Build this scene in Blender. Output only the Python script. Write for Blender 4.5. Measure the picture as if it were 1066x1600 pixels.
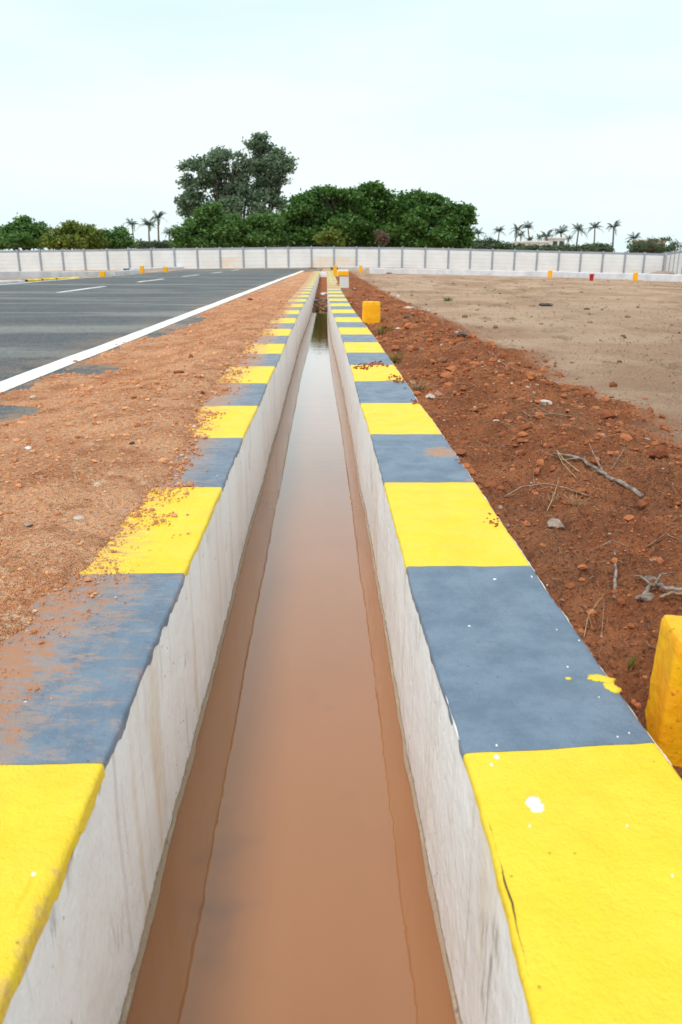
import bpy, math, random
import numpy as np
R = math.radians
for o in list(bpy.data.objects): bpy.data.objects.remove(o)
S = bpy.context.scene
C = S.collection
# ------------------------------------------------------------------ camera
F = 1200.0; PITCH = math.atan(400.0/F); CP, SP = math.cos(PITCH), math.sin(PITCH); CH = 0.80
cam = bpy.data.cameras.new('camera'); camo = bpy.data.objects.new('camera', cam); C.objects.link(camo)
cam.sensor_fit = 'VERTICAL'; cam.sensor_height = 36; cam.lens = 27.0
cam.clip_start = 0.02; cam.clip_end = 8000
camo.location = (0, 0, CH); camo.rotation_euler = (R(90)-PITCH, 0, 0)
cam.dof.use_dof = True; cam.dof.focus_distance = 2.9; cam.dof.aperture_fstop = 6.3
S.camera = camo
S.render.resolution_x = 682; S.render.resolution_y = 1024
# ------------------------------------------------------------------ sky, sun, exposure
SUN_EL, SUN_AZ = R(58), R(215)      # azimuth clockwise from +Y: behind the camera, to the left
W = bpy.data.worlds.new("World"); S.world = W; W.use_nodes = True
nt = W.node_tree; nt.nodes.clear()
def wn(t): return nt.nodes.new(t)
sky = wn('ShaderNodeTexSky'); sky.sky_type = 'NISHITA'; sky.sun_disc = False
sky.sun_elevation = SUN_EL; sky.sun_rotation = SUN_AZ
tc = wn('ShaderNodeTexCoord'); mp = wn('ShaderNodeMapping'); mp.inputs['Scale'].default_value = (1, 1.0, 5.0)
nz = wn('ShaderNodeTexNoise'); nz.inputs['Scale'].default_value = 1.7; nz.inputs['Detail'].default_value = 5
nt.links.new(tc.outputs['Generated'], mp.inputs[0]); nt.links.new(mp.outputs[0], nz.inputs['Vector'])
cr = wn('ShaderNodeMapRange'); cr.inputs[1].default_value = .38; cr.inputs[2].default_value = .62
nt.links.new(nz.outputs['Fac'], cr.inputs[0])
cmix = wn('ShaderNodeMix'); cmix.data_type = 'RGBA'
cmix.inputs[6].default_value = (6.2, 7.75, 8.1, 1); cmix.inputs[7].default_value = (7.5, 8.35, 8.45, 1)
nt.links.new(cr.outputs[0], cmix.inputs[0])
m2 = wn('ShaderNodeMix'); m2.data_type = 'RGBA'; m2.inputs[0].default_value = .94
nt.links.new(sky.outputs[0], m2.inputs[6]); nt.links.new(cmix.outputs[2], m2.inputs[7])
bg = wn('ShaderNodeBackground'); bg.inputs['Strength'].default_value = 0.098
nt.links.new(m2.outputs[2], bg.inputs[0])
wo = wn('ShaderNodeOutputWorld'); nt.links.new(bg.outputs[0], wo.inputs[0])
sl = bpy.data.lights.new('sun', 'SUN'); sl.energy = 1.5; sl.angle = R(14); sl.color = (1, .95, .88)
so = bpy.data.objects.new('sun', sl); C.objects.link(so)
so.rotation_euler = (R(90)-SUN_EL, 0, math.pi-SUN_AZ)
S.view_settings.view_transform = 'Standard'; S.view_settings.look = 'None'
S.view_settings.exposure = 0.42; S.view_settings.gamma = 1; S.view_settings.use_curve_mapping = False
S.render.engine = 'CYCLES'
S.cycles.max_bounces = 6; S.cycles.diffuse_bounces = 3

rng = np.random.default_rng(7); random.seed(7)
# ------------------------------------------------------------------ geometry of the view (photo pixel -> world)
def on_z(px, py, z=0.0):
    d = (px-533.0, F*CP-(py-800)*SP, -F*SP-(py-800)*CP)
    t = (z-CH)/d[2]
    return (d[0]*t, d[1]*t)
def at_depth(px, py, zc):
    return ((px-533.0)*zc/F, zc*CP-(py-800)*SP*zc/F, CH-zc*SP-(py-800)*CP*zc/F)
# ------------------------------------------------------------------ noise
def _h(i, j, s):
    n = (i*374761393+j*668265263+s*1442695041) & 0xffffffff
    n = ((n ^ (n >> 13))*1274126177) & 0xffffffff
    return ((n ^ (n >> 16)) & 0xffff)/65535.0
def vnoise(x, y, s=0):
    x = np.asarray(x, float); y = np.asarray(y, float)
    i = np.floor(x).astype(np.int64); j = np.floor(y).astype(np.int64)
    fx = x-i; fy = y-j; fx = fx*fx*(3-2*fx); fy = fy*fy*(3-2*fy)
    a = _h(i, j, s); b = _h(i+1, j, s); c = _h(i, j+1, s); d = _h(i+1, j+1, s)
    return (a*(1-fx)+b*fx)*(1-fy)+(c*(1-fx)+d*fx)*fy*1.0
def fbm(x, y, f=1.0, o=5, s=0, g=.5):
    t = 0; a = 1; n = 0
    for k in range(o):
        t = t+a*(vnoise(x*f+k*17.3, y*f-k*9.1, s+k)-.5); n += a; a *= g; f *= 2.07
    return t/n*2          # about -1..1
def sstep(a, b, x):
    t = np.clip((np.asarray(x, float)-a)/(b-a), 0, 1); return t*t*(3-2*t)
# ------------------------------------------------------------------ object helpers
def mesh_np(name, V, Fq, mat, parent=None, smooth=True, loc=None, tint=None, rgb=None):
    V = np.asarray(V, np.float32).reshape(-1, 3); Fq = np.asarray(Fq, np.int32)
    if loc is not None: V = V-np.array(loc, np.float32)
    me = bpy.data.meshes.new(name); k = Fq.shape[1]
    me.vertices.add(len(V)); me.vertices.foreach_set('co', V.ravel())
    me.loops.add(Fq.size); me.loops.foreach_set('vertex_index', Fq.ravel())
    me.polygons.add(len(Fq)); me.polygons.foreach_set('loop_start', np.arange(0, Fq.size, k, dtype=np.int32))
    try: me.polygons.foreach_set('loop_total', np.full(len(Fq), k, np.int32))
    except Exception: pass
    me.polygons.foreach_set('use_smooth', np.full(len(Fq), smooth, bool))
    if tint is not None:
        a = me.attributes.new('tint', 'FLOAT', 'POINT'); a.data.foreach_set('value', np.asarray(tint, np.float32).ravel())
    me.update(calc_edges=True); me.validate()
    me.materials.append(mat)
    o = bpy.data.objects.new(name, me); C.objects.link(o)
    if loc is not None: o.location = loc
    if parent: o.parent = parent; o.location = (0, 0, 0) if loc is None else tuple(np.array(loc)-np.array(parent.location))
    return o
def part(name, V, Fq, mat, root, **k):      # geometry given in world coordinates, stored local to its thing
    V = np.asarray(V, float).reshape(-1, 3)-np.array(root.location)
    o = mesh_np(name, V, Fq, mat, **k); o.parent = root; return o
def grid_faces(nr, nc):
    a = np.arange(nr*nc).reshape(nr, nc)
    return np.stack([a[:-1, :-1], a[:-1, 1:], a[1:, 1:], a[1:, :-1]], -1).reshape(-1, 4)
def thing(name, label, cat, loc, group=None):
    o = bpy.data.objects.new(name, None); C.objects.link(o); o.location = loc; o.empty_display_size = .1
    return tag(o, label, cat, group)
def tag(o, label=None, cat=None, group=None, kind=None):
    if label: o['label'] = label
    if cat: o['category'] = cat
    if group: o['group'] = group
    if kind: o['kind'] = kind
    return o
def join_geo(parts):
    V = []; Fs = []; n = 0
    for v, f in parts:
        v = np.asarray(v, float); V.append(v); Fs.append(np.asarray(f)+n); n += len(v)
    return np.concatenate(V), np.concatenate(Fs)
BOXF = np.array([[0,1,3,2],[4,6,7,5],[0,4,5,1],[2,3,7,6],[0,2,6,4],[1,5,7,3]])
def box_geo(x0, x1, y0, y1, z0, z1):
    return np.array([[x, y, z] for x in (x0, x1) for y in (y0, y1) for z in (z0, z1)], float), BOXF
def oriented_box(p0, p1, w, z0, z1, top0=0, top1=0):   # wall-like box between two xy points
    p0 = np.array(p0, float); p1 = np.array(p1, float); d = p1-p0; d /= np.linalg.norm(d); n = np.array([-d[1], d[0]])*w/2
    V = []
    for p, dz in ((p0, top0), (p1, top1)):
        for s in (1, -1):
            for z in (z0, z1): V.append([*(p+n*s), z+dz])
    return np.array(V), BOXF
def tube_geo(pts, rad, n=6):
    pts = np.array(pts, float); m = len(pts); rad = np.broadcast_to(rad, (m,))
    T = np.gradient(pts, axis=0); T /= np.linalg.norm(T, axis=1)[:, None]+1e-9
    up = np.where(np.abs(T[:, 2:3]) > .9, np.array([[1., 0, 0]]), np.array([[0, 0, 1.]]))
    A = np.cross(T, up); A /= np.linalg.norm(A, axis=1)[:, None]+1e-9; B = np.cross(T, A)
    th = np.linspace(0, 2*np.pi, n, endpoint=False)
    V = pts[:, None]+rad[:, None, None]*(np.cos(th)[None, :, None]*A[:, None]+np.sin(th)[None, :, None]*B[:, None])
    fs = []
    for i in range(m-1):
        for j in range(n): fs.append([i*n+j, i*n+(j+1) % n, (i+1)*n+(j+1) % n, (i+1)*n+j])
    V = V.reshape(-1, 3); e = len(V); V = np.vstack([V, pts[0], pts[-1]])
    for j in range(0, n): 
        fs.append([e, (j+1) % n, j, j]); fs.append([e+1, (m-1)*n+j, (m-1)*n+(j+1) % n, (m-1)*n+(j+1) % n])
    fs = np.array(fs); tri = fs[:, 2] == fs[:, 3]
    # close caps with quads made of a repeated centre: nudge by pairing triangles
    q = fs[~tri]; t = fs[tri][:, :3]; caps = []
    st = t[t[:, 0] == e]; en = t[t[:, 0] == e+1]
    for k in range(0, n-1, 2):
        caps.append([e, st[k+1][1], st[k][1], st[k][2]]); caps.append([e+1, en[k][1], en[k][2], en[k+1][2]])
    return V, np.vstack([q, np.array(caps)])
t_ = (1+5**.5)/2
ICO_V = np.array([[-1,t_,0],[1,t_,0],[-1,-t_,0],[1,-t_,0],[0,-1,t_],[0,1,t_],[0,-1,-t_],[0,1,-t_],[t_,0,-1],[t_,0,1],[-t_,0,-1],[-t_,0,1]])
ICO_V /= np.linalg.norm(ICO_V[0])
ICO_F = np.array([[0,11,5],[0,5,1],[0,1,7],[0,7,10],[0,10,11],[1,5,9],[5,11,4],[11,10,2],[10,7,6],[7,1,8],[3,9,4],[3,4,2],[3,2,6],[3,6,8],[3,8,9],[4,9,5],[2,4,11],[6,2,10],[8,6,7],[9,8,1]])
def ico2():
    V = list(map(tuple, ICO_V)); Fs = []; cache = {}
    def mid(a, b):
        k = (min(a, b), max(a, b))
        if k not in cache:
            m = (np.array(V[a])+np.array(V[b])); m /= np.linalg.norm(m); V.append(tuple(m)); cache[k] = len(V)-1
        return cache[k]
    for a, b, c in ICO_F:
        x, y, z = mid(a, b), mid(b, c), mid(c, a); Fs += [[a, x, z], [b, y, x], [c, z, y], [x, y, z]]
    return np.array(V), np.array(Fs)
ICO2_V, ICO2_F = ico2()
def scatter(P, size, flat=.7, jag=.28):    # irregular lumps, all in one array
    n = len(P); size = np.asarray(size)
    rad = 1+rng.uniform(-jag, jag, (n, 12, 1)); sc = rng.uniform(.65, 1.25, (n, 1, 3)); sc[:, :, 2] *= flat
    V = ICO_V[None]*rad*sc
    a = rng.uniform(0, 6.28, n); c, s = np.cos(a), np.sin(a)
    x = V[..., 0]*c[:, None]-V[..., 1]*s[:, None]; y = V[..., 0]*s[:, None]+V[..., 1]*c[:, None]
    V = np.stack([x, y, V[..., 2]], -1)*size[:, None, None]+np.asarray(P)[:, None]
    Fs = ICO_F[None]+(np.arange(n)*12)[:, None, None]
    return V.reshape(-1, 3), Fs.reshape(-1, 3), np.repeat(rng.random(n), 12)
def rock_geo(c, r, flat=.7, seed=0, jag=.34):
    g = np.random.default_rng(seed+5); V = ICO2_V*(1+g.uniform(-jag, jag, (len(ICO2_V), 1))*.6)
    for k in range(5):                       # knock a few flat faces into it
        d = g.normal(size=3); d /= np.linalg.norm(d); h = V@d; V = V-np.maximum(h-.60, 0)[:, None]*d*.9
    V = V*np.array([g.uniform(.8, 1.25), g.uniform(.8, 1.2), flat])*r
    a = g.uniform(0, 6.28); V = np.stack([V[:, 0]*math.cos(a)-V[:, 1]*math.sin(a), V[:, 0]*math.sin(a)+V[:, 1]*math.cos(a), V[:, 2]], 1)
    return V+np.array(c), ICO2_F
# ------------------------------------------------------------------ materials
class M:
    def __init__(s, name, rough=.8, spec=.3, coord='pos'):
        s.m = bpy.data.materials.new(name); s.m.use_nodes = True; s.t = s.m.node_tree
        s.b = s.t.nodes['Principled BSDF']; s.b.inputs['Roughness'].default_value = rough; s.b.inputs['Specular IOR Level'].default_value = spec
        g = s.n('ShaderNodeNewGeometry'); s.pos = g.outputs['Position']; s.geo = g
        if coord == 'obj': s.pos = s.n('ShaderNodeTexCoord').outputs['Object']
    def n(s, t): return s.t.nodes.new(t)
    def l(s, a, b): s.t.links.new(a, b)
    def noise(s, scale, detail=4, rough=.55, stretch=None, off=0):
        v = s.pos
        if stretch or off:
            m = s.n('ShaderNodeMapping'); m.inputs['Scale'].default_value = stretch or (1, 1, 1); m.inputs['Location'].default_value = (off, off*.7, off*.3)
            s.l(v, m.inputs[0]); v = m.outputs[0]
        x = s.n('ShaderNodeTexNoise'); x.inputs['Scale'].default_value = scale; x.inputs['Detail'].default_value = detail; x.inputs['Roughness'].default_value = rough
        s.l(v, x.inputs['Vector']); return x.outputs['Fac']
    def vor(s, scale, feat='F1', stretch=None):
        v = s.pos
        if stretch:
            m = s.n('ShaderNodeMapping'); m.inputs['Scale'].default_value = stretch; s.l(v, m.inputs[0]); v = m.outputs[0]
        x = s.n('ShaderNodeTexVoronoi'); x.inputs['Scale'].default_value = scale; x.feature = feat; s.l(v, x.inputs['Vector']); return x
    def rng(s, v, a, b, c=0, d=1):
        x = s.n('ShaderNodeMapRange'); x.interpolation_type = 'SMOOTHSTEP'
        for i, k in enumerate((a, b, c, d)): x.inputs[i+1].default_value = k
        s.l(v, x.inputs[0]); return x.outputs[0]
    def math(s, op, a, b=None):
        x = s.n('ShaderNodeMath'); x.operation = op
        for i, k in enumerate((a, b)):
            if k is None: continue
            if isinstance(k, (int, float)): x.inputs[i].default_value = k
            else: s.l(k, x.inputs[i])
        return x.outputs[0]
    def mix(s, f, a, b, mode='MIX'):
        x = s.n('ShaderNodeMix'); x.data_type = 'RGBA'; x.blend_type = mode
        for i, k in ((0, f), (6, a), (7, b)):
            if isinstance(k, (int, float)): x.inputs[i].default_value = k
            elif isinstance(k, tuple): x.inputs[i].default_value = (*k, 1) if len(k) == 3 else k
            else: s.l(k, x.inputs[i])
        return x.outputs[2]
    def attr(s, name='tint'):
        x = s.n('ShaderNodeAttribute'); x.attribute_name = name; return x.outputs['Fac']
    def sep(s):
        x = s.n('ShaderNodeSeparateXYZ'); s.l(s.pos, x.inputs[0]); return x.outputs
    def col(s, c):
        if isinstance(c, tuple): s.b.inputs['Base Color'].default_value = (*c, 1)
        else: s.l(c, s.b.inputs['Base Color'])
    def bump(s, h, dist=.002, strength=1):
        x = s.n('ShaderNodeBump'); x.inputs['Strength'].default_value = strength; x.inputs['Distance'].default_value = dist
        s.l(h, x.inputs['Height'])
        if s.b.inputs['Normal'].is_linked:
            s.l(s.b.inputs['Normal'].links[0].from_socket, x.inputs['Normal'])
        s.l(x.outputs[0], s.b.inputs['Normal'])
    def rough(s, v): s.l(v, s.b.inputs['Roughness'])
RED_A, RED_B, RED_D = (.47, .170, .075), (.29, .098, .044), (.11, .045, .026)
SAND_A, SAND_B, SAND_C = (.76, .38, .20), (.54, .22, .10), (.76, .48, .31)
TAN_A, TAN_B, TAN_C = (.55, .37, .26), (.40, .235, .155), (.26, .215, .115)

def m_sand():
    m = M('sandy_soil', .95, .1)
    c = m.mix(m.rng(m.noise(2.2, 4), .38, .62), SAND_A, SAND_B)
    c = m.mix(m.rng(m.noise(38, 3, .7), .50, .66), c, SAND_C)
    v = m.vor(170); c = m.mix(m.rng(v.outputs['Distance'], .0, .55, .55, 0), c, m.mix(.5, SAND_C, v.outputs['Color']))
    c = m.mix(m.rng(m.noise(4.5, 6, .7, off=8), .52, .62, 0, .6), c, (.34, .125, .06))
    c = m.mix(m.rng(m.noise(80, 3, .7, off=4), .53, .64, 0, .6), c, (.24, .09, .042))
    m.col(c); m.bump(m.noise(60, 4, .75), .016); m.bump(v.outputs['Distance'], .005); return m.m
def m_red():
    m = M('red_soil', .96, .08)
    c = m.mix(m.rng(m.noise(3.1, 5), .36, .62), RED_A, RED_B)
    c = m.mix(m.rng(m.noise(1.1, 3, off=9), .52, .70, 0, .7), c, (.32, .17, .10))
    c = m.mix(m.rng(m.noise(30, 4, .7), .52, .68, 0, .6), c, (.36, .155, .08))
    c = m.mix(m.rng(m.noise(75, 3, .7, off=3), .54, .68, 0, .75), c, RED_D)
    m.col(c); m.bump(m.noise(45, 6, .72), .016); m.bump(m.vor(120).outputs['Distance'], .004); return m.m
def m_field():      # red loose soil next to the drain ('tint' 1) turning into the trodden tan field
    m = M('field_soil', .96, .08)
    r = m.mix(m.rng(m.noise(3.1, 5), .36, .62), RED_A, RED_B)
    r = m.mix(m.rng(m.noise(.9, 3, off=9), .50, .66, 0, .55), r, (.30, .15, .085))
    r = m.mix(m.rng(m.noise(30, 4, .7), .52, .68, 0, .55), r, (.38, .165, .085))
    r = m.mix(m.rng(m.noise(11, 6, .75, off=6), .50, .66, 0, .6), r, (.15, .075, .048))
    r = m.mix(m.rng(m.noise(75, 3, .7, off=3), .50, .64, 0, .8), r, RED_D)
    r = m.mix(m.rng(m.noise(140, 2, .7, off=8), .60, .70, 0, .6), r, (.50, .30, .19))
    t = m.mix(m.rng(m.noise(.55, 5), .40, .62), TAN_A, TAN_B)
    t = m.mix(m.rng(m.noise(.9, 5, .7, (1, .35, 1), 5), .52, .66, 0, .45), t, TAN_C)
    t = m.mix(m.rng(m.noise(1.6, 6, .75, (1, .3, 1), 12), .52, .63, 0, .8), t, (.20, .115, .07))
    t = m.mix(m.rng(m.noise(.22, 3, off=2), .52, .62, 0, .5), t, (.50, .34, .24))
    t = m.mix(m.rng(m.noise(9, 6, .8), .53, .66, 0, .6), t, (.24, .14, .085))
    t = m.mix(m.rng(m.noise(7, 6, .8, off=7), .54, .66, 0, .35), t, (.24, .22, .10))
    t = m.mix(m.rng(m.noise(40, 4, .75), .53, .65, 0, .7), t, (.56, .44, .34))
    t = m.mix(m.rng(m.noise(90, 3, .75, off=3), .55, .66, 0, .7), t, (.15, .10, .065))
    m.col(m.mix(m.attr(), t, r)); m.bump(m.noise(40, 6, .78), .024); m.bump(m.vor(110).outputs['Distance'], .003); return m.m
def m_ground():
    m = M('dry_ground', .96, .08)
    t = m.mix(m.rng(m.noise(.35, 5), .40, .62), TAN_A, TAN_B)
    t = m.mix(m.rng(m.noise(.5, 5, .7, off=5), .46, .62, 0, .6), t, TAN_C)
    t = m.mix(m.rng(m.noise(5, 5, .75), .54, .70, 0, .6), t, (.20, .125, .075))
    m.col(t); m.bump(m.noise(12, 6, .72), .03); return m.m
def m_clod(name, a, b, c):
    m = M(name, .95, .08); t = m.attr()
    k = m.mix(m.rng(t, .2, .75), a, b); k = m.mix(m.rng(t, .965, .995, 0, .9), k, c)
    k = m.mix(m.rng(m.noise(150, 3, .7), .5, .7, 0, .5), k, tuple(x*.5 for x in b)); m.col(k); m.bump(m.noise(130, 4), .004); return m.m
def m_asphalt():
    m = M('asphalt', .8, .35)
    x = m.sep()
    c = m.mix(m.rng(m.noise(.35, 4, .6, (1, 2.2, 1)), .42, .64), (.074, .082, .096), (.118, .122, .126))
    c = m.mix(m.rng(m.noise(.16, 5, .65, (.6, 3.6, 1), 3), .49, .62, 0, .9), c, (.26, .26, .24))
    c = m.mix(m.rng(m.noise(.22, 4, .65, (.7, 3, 1), 13), .50, .62, 0, .8), c, (.062, .068, .080))
    v = m.vor(130); g = m.rng(v.outputs['Distance'], .05, .5)
    sc = m.n('ShaderNodeSeparateColor'); m.l(v.outputs['Color'], sc.inputs[0])
    c = m.mix(m.rng(sc.outputs[0], .78, .93, 0, .8), c, (.30, .30, .29)); c = m.mix(m.rng(sc.outputs[1], .80, .95, 0, .7), c, (.03, .032, .036))
    c = m.mix(m.rng(m.noise(16, 6, .85), .52, .60, 0, .5), c, (.20, .20, .195)); c = m.mix(m.rng(m.noise(19, 6, .85, off=5), .53, .60, 0, .6), c, (.04, .043, .05))
    dust = m.rng(x[0], -3.2, -2.0, 0, 1); dn = m.rng(m.noise(2.4, 6, .72), .60, .40, 0, 1)
    c = m.mix(m.math('MULTIPLY', dust, m.math('MULTIPLY', dn, .85)), c, (.36, .23, .15))
    m.col(c); m.bump(m.noise(240, 3, .7), .004); m.bump(v.outputs['Distance'], .0025); return m.m
def m_roadpaint():
    m = M('road_marking_paint', .7, .3)
    c = m.mix(m.rng(m.noise(3, 4), .4, .7), (.86, .86, .84), (.74, .72, .68))
    v = m.vor(60); w = m.rng(m.noise(45, 4, .75), .61, .67)
    c = m.mix(m.math('MULTIPLY', w, .85), c, (.22, .16, .12)); m.col(c); m.bump(m.noise(160, 3), .003); return m.m
def m_whitewash(name='whitewashed_concrete', base=(.94, .905, .89)):
    m = M(name, .75, .25); x = m.sep()
    c = m.mix(m.rng(m.noise(1.4, 4, .6, (1, 2.0, .5)), .42, .68, 0, .5), base, (.84, .78, .73))
    # vertical run stains, orange then grey
    c = m.mix(m.rng(m.noise(9, 3, .6, (1, 1, .07)), .56, .74, 0, .55), c, (.74, .54, .34))
    c = m.mix(m.rng(m.noise(26, 2, .6, (1, 1, .05), 4), .58, .74, 0, .45), c, (.56, .48, .41))
    c = m.mix(m.rng(m.noise(90, 2, .6, (1, 1, .06), 2), .57, .72, 0, .30), c, (.88, .86, .85))
    # splash specks
    v = m.vor(34, stretch=(1, 1, .55)); sc = m.n('ShaderNodeSeparateColor'); m.l(v.outputs['Color'], sc.inputs[0])
    c = m.mix(m.math('MULTIPLY', m.rng(v.outputs['Distance'], .10, .05), m.rng(sc.outputs[0], .60, .66)), c, (.22, .13, .08))
    vf = m.vor(75, stretch=(1, 1, .6)); scf = m.n('ShaderNodeSeparateColor'); m.l(vf.outputs['Color'], scf.inputs[0])
    c = m.mix(m.math('MULTIPLY', m.rng(vf.outputs['Distance'], .14, .08), m.rng(scf.outputs[0], .80, .86, 0, .7)), c, (.45, .33, .22))
    c = m.mix(m.rng(m.noise(3.0, 5, .65, (1, 1, .25), 9), .56, .70, 0, .5), c, (.80, .62, .43))
    gr = m.noise(3.2, 3, .6, off=21); c = m.mix(m.math('MULTIPLY', m.rng(gr, .60, .68, 0, .7), m.rng(m.noise(50, 5, .8, (1, 1, .12)), .48, .60)), c, (.35, .31, .27))
    v2 = m.vor(13, stretch=(1, 1, .4)); sc2 = m.n('ShaderNodeSeparateColor'); m.l(v2.outputs['Color'], sc2.inputs[0])
    c = m.mix(m.math('MULTIPLY', m.rng(v2.outputs['Distance'], .07, .03), m.rng(sc2.outputs[1], .70, .78, 0, .8)), c, (.30, .17, .08))
    # tide mark
    zz = m.math('ADD', x[2], m.math('MULTIPLY', m.math('SUBTRACT', m.noise(14, 5, .7), .5), .03))
    c0 = c
    c = m.mix(m.rng(zz, -.499, -.492, .8, 0), c, (.42, .28, .17))
    c = m.mix(m.math('MULTIPLY', m.rng(zz, -.490, -.480, .8, 0), m.rng(m.noise(45, 3, .6, (1, 1, 3)), .58, .66)), c, (.16, .10, .055))
    c = m.mix(m.rng(x[2], -.5115, -.5125), c, (.42, .30, .21))
    m.col(c); m.bump(m.noise(70, 5, .65, (1, 1, .35)), .006); m.bump(m.noise(6, 3), .016); return m.m
def m_band(name, a, b, dustc, rough, chips):
    m = M(name, rough, .5)
    c = m.mix(m.rng(m.noise(7, 6, .68), .36, .64), a, b)
    # streaky soil film; 'tint' says how much dirt lies on this spot
    dn = m.math('ADD', m.noise(13, 8, .74, (1, 2.6, 1)), m.math('MULTIPLY', m.noise(80, 4, .75), .16))
    d = m.math('ADD', dn, m.attr())
    c = m.mix(m.rng(d, .74, .90, 0, .68), c, dustc)
    d2 = m.math('ADD', m.noise(19, 6, .7, (1, 2.2, 1), 6), m.attr())
    c = m.mix(m.rng(d2, .80, .87, 0, .9), c, (.45, .20, .10))
    v = m.vor(17); sc = m.n('ShaderNodeSeparateColor'); m.l(v.outputs['Color'], sc.inputs[0])
    dd = m.math('ADD', v.outputs['Distance'], m.math('MULTIPLY', m.noise(120, 3), .10))
    c = m.mix(m.math('MULTIPLY', m.rng(dd, .125, .10), m.rng(sc.outputs[0], .80, .84)), c, chips)
    v3 = m.vor(48); sc3 = m.n('ShaderNodeSeparateColor'); m.l(v3.outputs['Color'], sc3.inputs[0])
    c = m.mix(m.math('MULTIPLY', m.rng(m.noise(10, 6, .75, off=31), .62, .70, 0, .5), 1.0), c, tuple(x*.72 for x in b))
    c = m.mix(m.math('MULTIPLY', m.rng(v3.outputs['Distance'], .14, .09), m.rng(sc3.outputs[1], .90, .93, 0, .8)), c, tuple(x*.45 for x in b))
    m.col(c); m.bump(m.noise(8, 5, .6), .012); m.bump(m.noise(55, 5, .75), .004); m.bump(m.noise(150, 4, .7), .0022)
    m.rough(m.rng(m.noise(9, 4), .3, .7, rough-.12, rough+.15)); return m.m
def m_water():
    m = M('muddy_water', .02, .5); m.b.inputs['IOR'].default_value = 1.33; m.b.inputs['Coat Weight'].default_value = 1; m.b.inputs['Coat IOR'].default_value = 1.45; m.b.inputs['Coat Roughness'].default_value = .02
    c = m.mix(m.rng(m.noise(.9, 4, .6, (1.2, .5, 1)), .36, .66), (.36, .150, .060), (.30, .118, .044))
    c = m.mix(m.rng(m.noise(2.4, 3, .6), .60, .74, 0, .55), c, (.19, .10, .06))
    m.col(c)
    m.bump(m.noise(4.0, 3, .5, (.5, 1.8, 1)), .0022, .3); m.bump(m.noise(17, 2, .5, (.7, 1.3, 1)), .0005, .8); m.l(m.b.inputs['Normal'].links[0].from_socket, m.b.inputs['Coat Normal']); return m.m
def m_simple(name, a, b, scale=8, rough=.7, spec=.3, bump=.004, coord='pos'):
    m = M(name, rough, spec, coord); m.col(m.mix(m.rng(m.noise(scale, 5, .65), .36, .66), a, b)); m.bump(m.noise(scale*6, 4), bump); return m.m
def m_marker():
    m = M('orange_yellow_paint', .5, .4, 'obj')
    c = m.mix(m.rng(m.noise(14, 4), .35, .65), (1.0, .50, .002), (.97, .40, .002))
    c = m.mix(m.rng(m.noise(55, 5, .7), .61, .70, 0, .85), c, (.30, .10, .01))
    m.col(c); m.bump(m.noise(60, 6, .75), .004); m.bump(m.vor(40).outputs['Distance'], .002); return m.m
def m_leaf(name, a, b, c):
    m = M(name, .55, .3); t = m.attr(); k = m.mix(m.rng(t, .1, .7), a, b); k = m.mix(m.rng(t, .72, 1.0), k, c); m.col(k)
    tr = m.n('ShaderNodeBsdfTranslucent'); m.l(k, tr.inputs[0]); mx = m.n('ShaderNodeMixShader'); mx.inputs[0].default_value = .34
    out = m.t.nodes['Material Output']; m.l(m.b.outputs[0], mx.inputs[1]); m.l(tr.outputs[0], mx.inputs[2]); m.l(mx.outputs[0], out.inputs[0]); return m.m
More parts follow.
